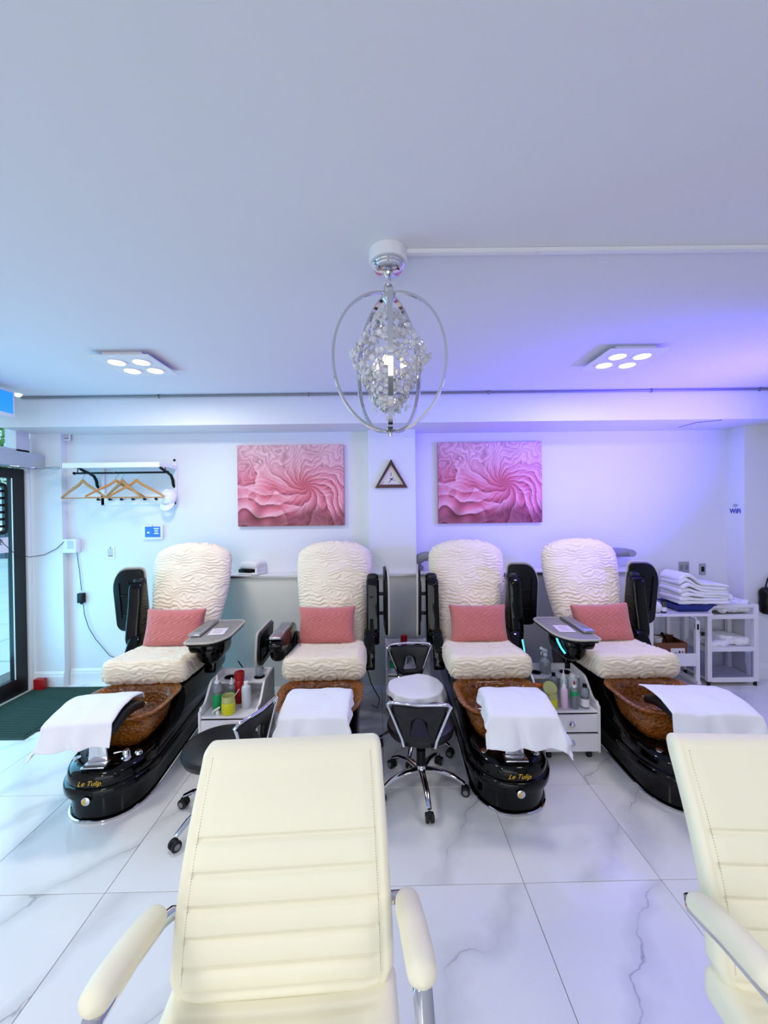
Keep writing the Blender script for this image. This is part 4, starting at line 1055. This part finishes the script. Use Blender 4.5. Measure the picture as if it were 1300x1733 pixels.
# ------------------------------------------------------------------ white carts
def cart(x, y, lab, rz=0, w=0.36, d=0.40):
    t = empty('salon_cart', (x, y, 0), rz); tag(t, lab, 'cart', 'white salon carts between the pedicure chairs')
    prof = [(0, 0.05), (0, 0.345)]
    for k in range(1, 6): prof.append((0.003+0.02*math.sin(k/5*PI/2), 0.345+0.02*(1-math.cos(k/5*PI/2))))
    for k in range(0, 11):
        q = k/10; prof.append((0.06+0.14*q, 0.365+0.105*(3*q*q-2*q**3)))
    prof += [(d, 0.475), (d, 0.05)]
    for s in (-1, 1): obj('side_panel', MB().prism(prof, s*w/2-0.008, s*w/2+0.008, 'yz', 0.003), WHITEG, t, smooth=False)
    obj('back_panel', MB().box((0, d-0.008, 0.26), (w-0.016, 0.014, 0.42)), WHITEG, t, smooth=False)
    obj('front_shelf', MB().box((0, d/2, 0.307), (w-0.016, d-0.02, 0.014), 0.002), WHITEG, t, smooth=False)
    obj('bottom', MB().box((0, d/2, 0.058), (w-0.016, d-0.02, 0.014)), WHITEG, t, smooth=False)
    obj('rear_shelf', MB().box((0, d-0.085, 0.428), (w-0.016, 0.145, 0.014), 0.002), WHITEG, t, smooth=False)
    for s in (-1, 1): obj('cup_ring', MB().lathe([(0.026, 0.4355), (0.038, 0.4355), (0.038, 0.440), (0.030, 0.441), (0.026, 0.436)], (s*0.105, d-0.085, 0)).lathe([(0, 0.4355), (0.026, 0.4355), (0.026, 0.436), (0, 0.436)], (s*0.105, d-0.085, 0)), BLACKM, t)
    for z, k in ((0.238, 0), (0.118, 1)):
        dr_ = obj('drawer', MB().box((0, 0.004-0.004*k, z), (w-0.022, 0.016, 0.108), 0.002), WHITEG, t, smooth=False)
        obj('knob', MB().cyl((0, 0, z), (0, -0.012, z), 0.006).lathe([(0, 0), (0.013, 0.001), (0.017, 0.008), (0.013, 0.015), (0, 0.018)], (0, -0.010, z), 20, Matrix.Rotation(PI/2, 4, 'X')), CHROME, dr_)
    obj('drawer_gap', MB().box((0, 0.012, 0.178), (w-0.018, 0.006, 0.012)), BLACKM, t, smooth=False)
    for sx in (-1, 1):
        for yy in (0.04, d-0.04): obj('caster', MB().cyl((sx*(w/2-0.05)-0.012, yy, 0.022), (sx*(w/2-0.05)+0.012, yy, 0.022), 0.022, seg=18, bev=0.003).box((sx*(w/2-0.05), yy, 0.042), (0.02, 0.02, 0.02)), RUBBER, t)
    return Matrix.Translation((x, y, 0)) @ Matrix.Rotation(rz, 4, 'Z')
C1 = cart(-1.005, 2.50, 'white salon cart with bottles between the first two pedicure chairs', 0.0)
C2 = cart(0.175, 3.12, 'white salon cart against the low wall under the clock', 0.0, 0.34, 0.38)
C3 = cart(1.178, 2.52, 'white two drawer salon cart with bottles beside the rightmost pedicure chair', 0.0)

def bottle(M, x, y, z, r, h, body, cap, lab, kind='nozzle', liquid=None, fill=0.6, capm=None, label=None, name='bottle', cat='bottle', tip=None):
    loc = M @ Vector((x, y, z)); t = empty(name, loc); tag(t, lab, cat)
    sh = h*0.80
    if liquid:
        zf = h*fill
        obj('liquid', MB().lathe([(0, 0), (r*0.9, 0), (r, 0.004), (r, zf), (0, zf)]), liquid, t)
        obj('body', MB().lathe([(0, zf), (r, zf), (r, sh*0.92), (r*0.8, sh), (r*0.4, sh+0.006), (0, sh+0.006)]), body, t)
    else:
        obj('body', MB().lathe([(0, 0), (r*0.92, 0), (r, 0.005), (r, sh*0.88), (r*0.85, sh*0.96), (r*0.42, sh+0.004), (r*0.42, sh+0.012), (0, sh+0.012)]), body, t)
    if kind == 'nozzle':
        obj('cap', MB().lathe([(0, sh), (r*0.55, sh), (r*0.55, sh+0.018), (r*0.3, sh+0.022), (0, sh+0.022)]), capm or WHITE, t)
        obj('nozzle', MB().lathe([(0, sh+0.02), (r*0.28, sh+0.02), (r*0.12, h+0.012), (0, h+0.014)]), tip or capm or WHITE, t)
    elif kind == 'screw':
        obj('cap', MB().lathe([(0, sh), (r*0.5, sh), (r*0.5, sh+0.022), (0, sh+0.024)]), capm or WHITE, t)
    if label:
        zl0, zl1, lm = label
        obj('label', MB().lathe([(r+0.0006, zl0*h), (r+0.001, zl0*h), (r+0.001, zl1*h), (r+0.0006, zl1*h)]), lm, t)
    return t
Z = 0.3142; ZR = 0.4362
# cart 1
bottle(C1, -0.105, 0.10, Z, 0.031, 0.215, CLEARP, None, 'tall bottle half full of green liquid on the cart by the first chair', liquid=GREENL, fill=0.5)
bottle(C1, -0.045, 0.19, Z, 0.028, 0.16, CLEARP, None, 'shorter green bottle with a white nozzle behind the tall green one', liquid=GREENL, fill=0.55)
t = bottle(C1, 0.005, 0.20, Z, 0.031, 0.20, RED, None, 'tall red tumbler on the cart by the first chair', kind='none')
obj('rim', MB().lathe([(0.014, 0.158), (0.033, 0.16), (0.034, 0.205), (0.031, 0.207), (0.02, 0.20), (0, 0.199)]), RED, t)
bottle(C1, 0.075, 0.13, Z, 0.030, 0.185, MILK, None, 'plain milky white bottle on the right of the first cart', kind='screw')
def jar(M, x, y, lab, r=0.043, h=0.115, tilt=0.0):
    t = empty('gel_jar', M @ Vector((x, y, Z))); tag(t, lab, 'jar')
    obj('gel', MB().lathe([(0, 0), (r*0.9, 0), (r, 0.006), (r, h*0.66), (0, h*0.68)]), YEL, t)
    obj('glass_rim', MB().lathe([(r, h*0.64), (r*1.01, h*0.70), (r*0.92, h*0.8), (r*0.96, h), (r*0.9, h), (r*0.86, h*0.82), (r*0.9, h*0.7)]), YELT, t)
    return t
t = jar(C1, -0.015, 0.055, 'open jar of yellow gel at the front of the first cart')
obj('spatula', MB().cyl((0.0, 0, 0.05), (0.065, 0.02, 0.145), 0.002, seg=8), WHITE, t)
t = empty('spray_trigger', C1 @ Vector((-0.095, 0.035, Z))); tag(t, 'loose white spray trigger lying on the first cart', 'spray nozzle')
obj('head', MB().box((0.012, 0, 0.036), (0.05, 0.014, 0.012), 0.004, rot=Matrix.Rotation(-0.5, 3, 'Y')), WHITE, t)
obj('collar', MB().cyl((0.02, 0, 0.0), (0.016, 0, 0.026), 0.011), WHITE, t); obj('lever', MB().tube([(0.0, 0, 0.03), (-0.012, 0, 0.018), (-0.015, 0, 0.004)], 0.004, 8), WHITE, t)
t = empty('glass_jar', C1 @ Vector((0.10, 0.335, ZR+0.004))); tag(t, 'small clear glass jar on the rear shelf of the first cart', 'jar')
obj('body', MB().lathe([(0, 0), (0.026, 0), (0.028, 0.006), (0.030, 0.05), (0.024, 0.06), (0.027, 0.078), (0.025, 0.078), (0.022, 0.06), (0.027, 0.048), (0.025, 0.005), (0, 0.005)]), CLEARP, t)
# cart 2
bottle(C2, -0.115, 0.07, Z, 0.028, 0.17, MILK, None, 'white bottle with a green label on the cart under the clock', label=(0.18, 0.55, GREENL))
bottle(C2, -0.02, 0.22, Z, 0.028, 0.20, MILK, None, 'bottle with a tall dark red cap on the cart under the clock', kind='none')
obj('cap', MB().lathe([(0, 0.16), (0.029, 0.16), (0.029, 0.235), (0.025, 0.24), (0, 0.24)]), RED, bpy.data.objects[[o.name for o in COL.objects if o.get('label', '').startswith('bottle with a tall dark red')][0]])
bottle(C2, 0.065, 0.13, Z, 0.024, 0.13, MILK, None, 'small white nozzle bottle at the right of the cart under the clock')
# cart 3
t = jar(C3, -0.105, 0.06, 'jar of yellow gel with its lid ajar on the rightmost cart', 0.043, 0.10)
obj('lid', MB().lathe([(0, 0), (0.043, 0), (0.045, 0.006), (0.045, 0.014), (0, 0.016)], (0.0, 0.02, 0.112), 28, Matrix.Rotation(0.9, 4, 'X')), YELT, t)
bottle(C3, -0.022, 0.05, Z, 0.024, 0.165, PINKB, None, 'pale pink lotion bottle on the rightmost cart')
bottle(C3, 0.042, 0.045, Z, 0.024, 0.165, CLEARP, None, 'bottle with a green band and a red tip on the rightmost cart', liquid=GREYL, fill=0.5, label=(0.52, 0.68, GREENL), tip=RED)
t = bottle(C3, 0.115, 0.055, Z, 0.027, 0.16, CLEARP, None, 'clear bottle with a white label and black cap on the rightmost cart', kind='screw', capm=BLACKM, liquid=CLEARP, fill=0.4, label=(0.08, 0.38, PAPER))
bottle(C3, 0.02, 0.15, Z, 0.022, 0.20, MILK, None, 'bottle with a pale pink tip behind the green banded one', tip=PINKB)
bottle(C3, 0.09, 0.17, Z, 0.035, 0.185, MILK, None, 'large milky bottle with a white screw cap behind the clear one', kind='screw')
bottle(C3, -0.035, 0.18, Z, 0.024, 0.19, CLEARP, None, 'bottle with a black cap behind the pink lotion', kind='screw', capm=BLACKM)
t = empty('spray_bottle', C3 @ Vector((-0.035, 0.315, ZR))); tag(t, 'clear spray bottle with a trigger on the rear shelf of the rightmost cart', 'spray bottle')
obj('body', MB().lathe([(0, 0), (0.036, 0), (0.038, 0.006), (0.038, 0.075), (0.030, 0.10), (0.014, 0.118), (0.014, 0.125), (0, 0.125)]), CLEARP, t)
obj('liquid', MB().lathe([(0, 0.006), (0.034, 0.006), (0.034, 0.06), (0, 0.06)]), CLEARP, t)
obj('collar', MB().cyl((0, 0, 0.12), (0, 0, 0.145), 0.015), MILK, t)
obj('trigger_head', MB().box((-0.012, 0, 0.165), (0.055, 0.02, 0.022), 0.006, rot=Matrix.Rotation(0.45, 3, 'Y')).tube([(-0.01, 0, 0.155), (-0.028, 0, 0.145), (-0.03, 0, 0.125)], 0.004, 8), MILK, t)
obj('tube', MB().cyl((0, 0, 0.01), (0, 0, 0.12), 0.002, seg=8), WHITE, t)
tag(obj('nail_brush', MB().cyl((-0.02, 0, 0.025), (0.03, 0, 0.025), 0.016, bev=0.003).cyl((-0.13, -0.02, 0.0), (-0.02, 0, 0.025), 0.004, 0.006), ORANGE, loc=C3 @ Vector((-0.165, 0.13, 0.40))), 'orange handled brush resting on the side of the rightmost cart', 'brush')

# cables near the chairs
for pts, lab in (([(-1.10, 2.95, 0.50), (-1.06, 2.97, 0.42), (-1.03, 3.1, 0.30), (-1.02, 3.3, 0.1), (-0.95, 3.4, 0.01)], 'black cable hanging below the tray of the chair nearest the door'),
                 ([(-0.14, 3.0, 0.40), (-0.11, 2.98, 0.30), (-0.05, 3.0, 0.18), (-0.07, 3.1, 0.06), (-0.12, 3.25, 0.01)], 'black cable hanging beside the second pedicure chair'),
                 ([(-0.75, 3.3, 0.008), (-0.68, 3.2, 0.008), (-0.74, 3.1, 0.008), (-0.80, 3.0, 0.008), (-0.70, 2.92, 0.008)], 'black cable curling on the floor between the first cart and second chair')):
    tag(obj('cable', MB().tube(pts, 0.004, 6), BLACKM), lab, 'cable')

# ------------------------------------------------------------------ foreground office chairs
def office_chair(x, y, rz, lab):
    """x,y: under the foot of the backrest; faces the camera (-y)"""
    t = empty('office_chair', (x, y, 0), rz); tag(t, lab, 'office chair', 'white office chairs in the foreground')
    Hh = 0.488; grooves = (0.06, 0.161, 0.281, 0.398, 0.522, 0.648)
    def f(p, d):
        v = (p.z+Hh/2)/Hh
        hw = 1.06-0.02*v-0.06*v*v if v > 0.1 else 0.98+0.8*v
        q = p.copy()
        if d.y < -0.5:
            g_ = 0
            for gr in grooves: g_ += math.exp(-((v-gr)*Hh/0.0045)**2)*(0.55 if gr < 0.1 else 1)
            q.y += 0.0085*g_*min(1, max(0, (0.225-abs(p.x))/0.012))
            seg_ = [0]+list(grooves)+[1]
            for a_, b_ in zip(seg_, seg_[1:]):
                if a_ <= v <= b_: q.y -= 0.006*math.sin(PI*(v-a_)/(b_-a_))**0.6*min(1, max(0, (0.225-abs(p.x))/0.03))
            q.y += 0.004*math.exp(-((abs(p.x)-0.226)/0.003)**2)
        q.x *= hw
        y = q.y+0.155*v+0.05*(v-0.25)**2*1.2-0.05*math.sin(PI*min(1, v*1.1))*0.5
        return Vector((q.x, y, q.z))
    me = latbox((0.50, 0.062, Hh), 0.022, (90, 8, 150), f)
    obj('backrest', me, LEATHER, t, loc=(0, 0, 0.475+Hh/2))
    # stitching beside the side seams
    st = MB()
    for s in (-1, 1):
        for k in range(78):
            v = 0.10+0.86*k/77
            hw = 1.06-0.02*v-0.06*v*v
            yy = -0.0315+0.155*v+0.06*(v-0.25)**2-0.025*math.sin(PI*min(1, v*1.1))
            st.box((s*0.218*hw, yy, 0.475+v*Hh), (0.0016, 0.002, 0.0038))
    so = obj('stitching', st, STITCH, t, smooth=False); so['kind'] = 'stuff'
    # seat
    def fs(p, d):
        q = p.copy(); u = p.y/0.25
        q.z += -0.03*max(0, -u-0.6)*2-0.012*(1-(p.x/0.26)**2)
        for gr in (-0.09, 0.03, 0.15): q.z -= 0.005*math.exp(-((p.y-gr)/0.005)**2) if d.z > 0.5 and abs(p.x) < 0.22 else 0
        return q
    obj('seat', latbox((0.54, 0.50, 0.09), 0.03, (40, 60, 8), fs), LEATHER, t, loc=(0, -0.21, 0.45))
    for s in (-1, 1):
        X0 = s*0.298
        ap = [(X0, 0.02, 0.66), (X0, -0.04, 0.68), (X0+s*0.003, -0.10, 0.70), (X0+s*0.006, -0.17, 0.715), (X0+s*0.006, -0.225, 0.722)]
        rings = [0.024, 0.027, 0.027, 0.027, 0.024]
        P = []; Rr = []
        for i in range(25):
            u = i/24*4; k = min(3, int(u)); w = u-k; P.append(Vector(ap[k]).lerp(Vector(ap[k+1]), w)); Rr.append((rings[k]*(1-w)+rings[k+1]*w)*min(1, math.sqrt(max(0.02, min(1, i/2.2)))*1.0, math.sqrt(max(0.02, min(1, (24-i)/2.2)))))
        obj('arm_pad', MB().tube(P, Rr, 16, sx=1.18), LEATHER, t)
        fr = [(s*0.245, 0.05, 0.622), (s*0.28, 0.045, 0.628), (X0, 0.01, 0.636), (X0+s*0.004, -0.10, 0.67), (X0+s*0.006, -0.21, 0.690), (X0+s*0.006, -0.245, 0.66), (X0, -0.25, 0.56), (s*0.27, -0.25, 0.44), (s*0.20, -0.2, 0.395), (s*0.06, -0.2, 0.385)]
        obj('arm_frame', MB().tube(fr, 0.0125, 10, sx=1.6, upv=(0, 0.2, 1)), CHROME, t)
    obj('mechanism', MB().box((0, -0.2, 0.385), (0.2, 0.22, 0.04), 0.01), BLACKM, t)
    obj('gas_lift', MB().cyl((0, -0.2, 0.12), (0, -0.2, 0.37), 0.022), CHROME, t)
    b = empty('base_frame', (0, 0, 0)); bpy.data.objects.remove(b)
    hub = Vector((0, -0.2, 0))
    for k in range(5):
        a = 0.3+2*PI*k/5; e = Vector((math.cos(a), math.sin(a), 0)); ZZ = Vector((0, 0, 1))
        obj('leg', MB().tube([hub+e*0.02+ZZ*0.12, hub+e*0.15+ZZ*0.105, hub+e*0.30+ZZ*0.07], [0.024, 0.018, 0.013], 10), CHROME, t)
        w = Vector((-e.y, e.x, 0)); c = hub+e*0.305+ZZ*0.028
        obj('caster', MB().cyl(c-w*0.024, c-w*0.006, 0.028, bev=0.004).cyl(c+w*0.006, c+w*0.024, 0.028, bev=0.004).box(c+ZZ*0.02, (0.02, 0.02, 0.04)), RUBBER, t)
    return t
office_chair(at(483, 1690, 0.95).x, 0.945, math.radians(3.5), 'white leather office chair with ribbed back in the middle foreground')
office_chair(1.04, 0.93, math.radians(-3.0), 'white leather office chair with ribbed back cut off by the right edge')

# ------------------------------------------------------------------ table, trolley and laundry at the right
def side_table():
    x0 = 2.33; x1 = at(1210, 1040, 3.45).x-0.02; y0_, y1_ = 3.44, 3.80; z = 0.675
    t = empty('side_table', ((x0+x1)/2, y0_, 0)); tag(t, 'narrow white side table on casters behind the rightmost pedicure chair', 'table')
    w = x1-x0; xl = -w/2
    obj('top', MB().box((0, 0.18, z-0.011), (w, 0.36, 0.022), 0.003), WHITEG, t, smooth=False)
    xr = at(1181, 1100, 3.47).x-(x0+x1)/2
    obj('upright', MB().box((xr, 0.04, 0.33), (0.035, 0.03, 0.56), 0.003), WHITEG, t, smooth=False)
    obj('upright', MB().box((xr-0.07, 0.30, 0.33), (0.035, 0.03, 0.64), 0.003), WHITEG, t, smooth=False)
    obj('bent_tube', MB().tube([(xr-0.06, 0.04, z-0.03), (xr-0.025, 0.04, z-0.035), (xr-0.004, 0.04, z-0.06), (xr, 0.04, z-0.10)], 0.013, 10), CHROME, t)
    obj('sleeve', MB().cyl((xr, 0.04, z-0.145), (xr, 0.04, z-0.095), 0.018), BLACKM, t)
    kb = MB()
    for k in range(4): kb.sph((xr+0.026+0.012*math.cos(PI/4+k*PI/2), 0.005, 0.50+0.012*math.sin(PI/4+k*PI/2)), 0.009, u=10, v=6)
    obj('knob', kb, BLACKM, t)
    obj('shelf', MB().box((xl*0.2-0.05+0.0, 0.18, 0.272), (w*0.85, 0.33, 0.014)), WHITEG, t, smooth=False)
    obj('shelf_lip', MB().box((xl*0.2-0.05, 0.02, 0.27), (w*0.85, 0.014, 0.11), 0.003), WHITEG, t, smooth=False)
    obj('foot', MB().box((xr-0.01, 0.17, 0.072), (0.032, 0.34, 0.03), 0.003), WHITEG, t, smooth=False)
    obj('crossbar', MB().box((xr-0.12, 0.17, 0.075), (0.24, 0.03, 0.03), 0.003, rot=Matrix.Rotation(0.6, 3, 'Z')), WHITEG, t, smooth=False)
    obj('upright', MB().box((xl+0.03, 0.17, 0.36), (0.035, 0.2, 0.60), 0.003), WHITEG, t, smooth=False)
    for (a_, b_) in ((xr, 0.02), (xr, 0.33), (xl+0.03, 0.1), (xl+0.03, 0.26)):
        obj('caster', MB().cyl((a_-0.012, b_, 0.026), (a_+0.012, b_, 0.026), 0.026, bev=0.003).box((a_, b_, 0.05), (0.022, 0.022, 0.025)), RUBBER, t)
    return (x0+x1)/2, z, y0_, w, xr
TX, TZ, TY, TW, TXR = side_table()
def folded(k, n):
    z = 0.0
    def f(p, d):
        u = (p.x+0.22)/0.44
        h = 0.085*math.exp(-((u-0.16)/0.19)**2)*(k/(n-1))**1.2 - (0.022*(k/(n-1)))*max(0, u-0.6)*2.0
        wv = 0.006*noise.noise((p.x*9, p.y*6, k*3.1))+0.0025*noise.noise((p.x*30, p.y*30, k))
        sh = 1-0.12*(k/(n-1))*max(0, u-0.5)
        return Vector((p.x*sh-0.010*(k % 2), p.y+0.01*noise.noise((p.x*8, k, 2)), p.z*(1+0.5*math.exp(-((u-0.1)/0.12)**2))+h+wv))
    return latbox((0.44-0.006*(k % 3), 0.27, 0.027), 0.012, (44, 20, 4), f)
nf = 7; zz = TZ+0.075
txs = at(1170, 1000, TY+0.2).x
lbl = ['lowest', 'second from the bottom', 'third from the bottom', 'middle', 'third from the top', 'second from the top', 'topmost']
for k in range(nf):
    o = obj('folded_towel', folded(k, nf), TOWEL, loc=(txs, TY+0.17, zz+0.0135+0.0262*k), rot=(0, 0, 0.05*((k*37) % 5-2)*0.4)); tag(o, 'white folded towel, '+lbl[k]+' in the stack on the side table', 'towel', 'folded towels on the side table')
# basin under the towels, bottles
t = empty('plastic_tray', (at(1168, 1025, TY+0.12).x, TY+0.17, TZ)); tag(t, 'dark blue plastic tray under the folded towels', 'tray')
obj('body', MB().loft([[Vector((sx_*a_, sy_*b_, z_)) for sx_, sy_ in ((-1, -1), (1, -1), (1, 1), (-1, 1))] for a_, b_, z_ in ((0.13, 0.09, 0.001), (0.16, 0.12, 0.055), (0.172, 0.13, 0.058), (0.172, 0.13, 0.064), (0.155, 0.115, 0.064), (0.125, 0.085, 0.008))]), BLUEP, t, smooth=False)
obj('rim', MB().tube([(-.172, -.13, .064), (.172, -.13, .064), (.172, .13, .064), (-.172, .13, .064)], 0.004, 6, closed=True), BLUEP, t)
I4 = Matrix.Identity(4)
bottle(I4, at(1123, 1020, TY+0.05).x, TY+0.05, TZ, 0.022, 0.12, mat('dark_bottle', '#3a3c40', 0.2), None, 'small dark bottle with a white label at the front of the side table', kind='screw', capm=BLACKM, label=(0.15, 0.45, PAPER))
bottle(I4, at(1101, 1000, TY+0.12).x, TY+0.12, TZ, 0.03, 0.20, mat('green_bottle', '#7fa08c', 0.2), None, 'greenish bottle half hidden by the rightmost pedicure chair', kind='screw')
tag(obj('white_pouch', latbox((0.16, 0.10, 0.10), 0.045, (12, 10, 10), lambda p, d: Vector((p.x, p.y, p.z+0.004*noise.noise(p*30)))), WHITEG, loc=(at(1103, 1025, TY+0.07).x, TY+0.07, TZ+0.05)), 'white rounded pouch on the side table beside the rightmost pedicure chair', 'pouch')
# cardboard box on the lower shelf
bx = at(1128, 1100, TY+0.12).x
t = empty('cardboard_box', (bx, TY+0.15, 0.279)); tag(t, 'brown cardboard box with a white label on the lower shelf of the side table', 'box')
bb = MB(); w_, d_, h_ = 0.29, 0.17, 0.125
bb.box((0, -d_/2, h_/2), (w_, 0.005, h_)); bb.box((0, d_/2, h_/2+0.01), (w_, 0.005, h_+0.02)); bb.box((-w_/2, 0, h_/2), (0.005, d_, h_)); bb.box((w_/2, 0, h_/2), (0.005, d_, h_)); bb.box((0, 0, 0.003), (w_, d_, 0.005))
obj('carton', bb, CARD, t, smooth=False)
obj('label', MB().box((0.06, -d_/2-0.003, 0.04), (0.125, 0.001, 0.075)), PAPER, t, smooth=False)
q = MB()
for a_, b_, c_, e_ in ((0.025, 0.03, 0.012, 0.02), (0.045, 0.025, 0.008, 0.03), (0.075, 0.04, 0.014, 0.03), (0.10, 0.045, 0.008, 0.02), (0.075, 0.015, 0.03, 0.006)): q.box((a_, -d_/2-0.0038, b_), (c_, 0.0006, e_))
obj('print', q, PRINT, t, smooth=False)
obj('flap', MB().box((0.10, 0.0, h_+0.012), (0.10, d_*0.9, 0.004), rot=Matrix.Rotation(0.55, 3, 'Y')), CARD, t, smooth=False)
tag(obj('brush', MB().tube([(0, 0, 0), (-0.02, 0, 0.05), (-0.03, 0, 0.085), (-0.05, 0, 0.10)], [0.006, 0.006, 0.01, 0.016], 8), BLACKM, loc=(bx+0.03, TY+0.15, 0.36)), 'black handled brush standing in the cardboard box', 'brush')
tag(obj('paper_cup', MB().lathe([(0, 0), (0.028, 0), (0.038, 0.10), (0.036, 0.10), (0.026, 0.004), (0, 0.004)]), WHITE, loc=(bx-0.06, TY+0.15, 0.33)), 'white paper cup standing in the cardboard box', 'cup')

def trolley():
    x0 = at(1198, 1080, 3.53).x; x1 = pxr-0.02; y0_, y1_ = 3.53, 3.84; w = x1-x0; d = y1_-y0_
    t = empty('towel_trolley', ((x0+x1)/2, y0_, 0)); tag(t, 'white three tier trolley with clear panels holding laundry by the right pier', 'trolley')
    for sx in (-1, 1):
        for yy in (0.018, d-0.018):
            obj('post', MB().box((sx*(w/2-0.02), yy, 0.385), (0.04, 0.034, 0.69), 0.003), WHITEG, t, smooth=False)
            obj('foot', MB().cyl((sx*(w/2-0.02), yy, 0), (sx*(w/2-0.02), yy, 0.04), 0.014), RUBBER, t)
    for z in (0.055, 0.33, 0.62):
        obj('shelf', MB().box((0, d/2, z), (w-0.02, d-0.01, 0.02), 0.003), WHITEG, t, smooth=False)
        obj('front_rail', MB().box((0, 0.014, z+0.0), (w-0.08, 0.022, 0.04), 0.003), WHITEG, t, smooth=False)
    obj('top_rail', MB().box((0, 0.014, 0.715), (w-0.08, 0.022, 0.03), 0.003), WHITEG, t, smooth=False)
    for sx in (-1, 1): obj('top_rail', MB().box((sx*(w/2-0.02), d/2, 0.715), (0.022, d-0.06, 0.03), 0.003), WHITEG, t, smooth=False)
    CL = thin_glass('clear_acrylic', '#e6e6f0')
    obj('front_panel', MB().box((0, 0.02, 0.18), (w-0.08, 0.003, 0.23)), CL, t, smooth=False)
    obj('side_panel', MB().box((-w/2+0.012, d/2, 0.18), (0.003, d-0.07, 0.23)), CL, t, smooth=False)
    return (x0+x1)/2, y0_, w, d
RX_, RY_, RW_, RD_ = trolley()
def crumple(size, seed, n=22, lump=0.25):
    def f(p, d):
        s = Vector((seed*3.7, seed, seed*1.3)); m1 = noise.noise(p*14+s); m2 = noise.noise(p*34+s)
        rdg = 1-abs(noise.noise(p*22+s*2))*2.2
        return p+d*(min(size)*lump*(0.7*m1+0.35*m2+0.35*rdg-0.25))
    return latbox(size, min(size)*0.42, (n, n, n-6), f)
k = 0
wh = ['at the left end of', 'in the middle front of', 'at the right end of', 'in the middle back of', 'highest in']
for (x, y, z, sx, sy_, sz_) in ((-0.13, 0.12, 0.715, 0.17, 0.16, 0.11), (0.0, 0.10, 0.695, 0.17, 0.15, 0.10), (0.13, 0.13, 0.70, 0.16, 0.18, 0.11), (0.04, 0.23, 0.695, 0.2, 0.12, 0.10), (0.02, 0.17, 0.77, 0.17, 0.14, 0.07)):
    o = obj('crumpled_towel', crumple((sx, sy_, sz_), k+1, 26), TOWEL, loc=(RX_+x, RY_+y, z)); tag(o, 'crumpled white towel %s the pile on top of the trolley' % wh[k], 'towel', 'crumpled towels on the trolley'); k += 1
wh2 = ['flat at the left of', 'in the middle of', 'at the right of']
for j, (x, y, z, sx, sy_, sz_) in enumerate(((-0.12, 0.10, 0.375, 0.19, 0.2, 0.07), (0.02, 0.16, 0.385, 0.17, 0.18, 0.09), (0.13, 0.13, 0.38, 0.14, 0.18, 0.08))):
    o = obj('crumpled_towel', crumple((sx, sy_, sz_), 20+j, 24), TOWEL, loc=(RX_+x, RY_+y, z)); tag(o, 'crumpled white towel %s the trolley\'s middle shelf' % wh2[j], 'towel', 'crumpled towels on the trolley')
# black bag at the right edge of view
p = at(1299, 1020, 3.60)
t = empty('bag', (p.x+0.10, 3.69, p.z+0.15)); tag(t, 'black bag hanging on the right pier at the edge of the photo', 'bag')
obj('body', latbox((0.24, 0.10, 0.25), 0.045, (14, 8, 14), lambda p_, d: p_+d*0.006*noise.noise(p_*20)), BLACKM, t, loc=(0, -0.052, -0.145))
obj('strap', MB().tube([(-0.06, -0.03, -0.03), (-0.03, -0.02, 0.05), (0, -0.015, 0.09), (0.03, -0.02, 0.05), (0.06, -0.03, -0.03)], 0.006, 8), BLACKM, t)
obj('hook', MB().cyl((0, 0, 0.085), (0, -0.03, 0.085), 0.005), CHROME, t)
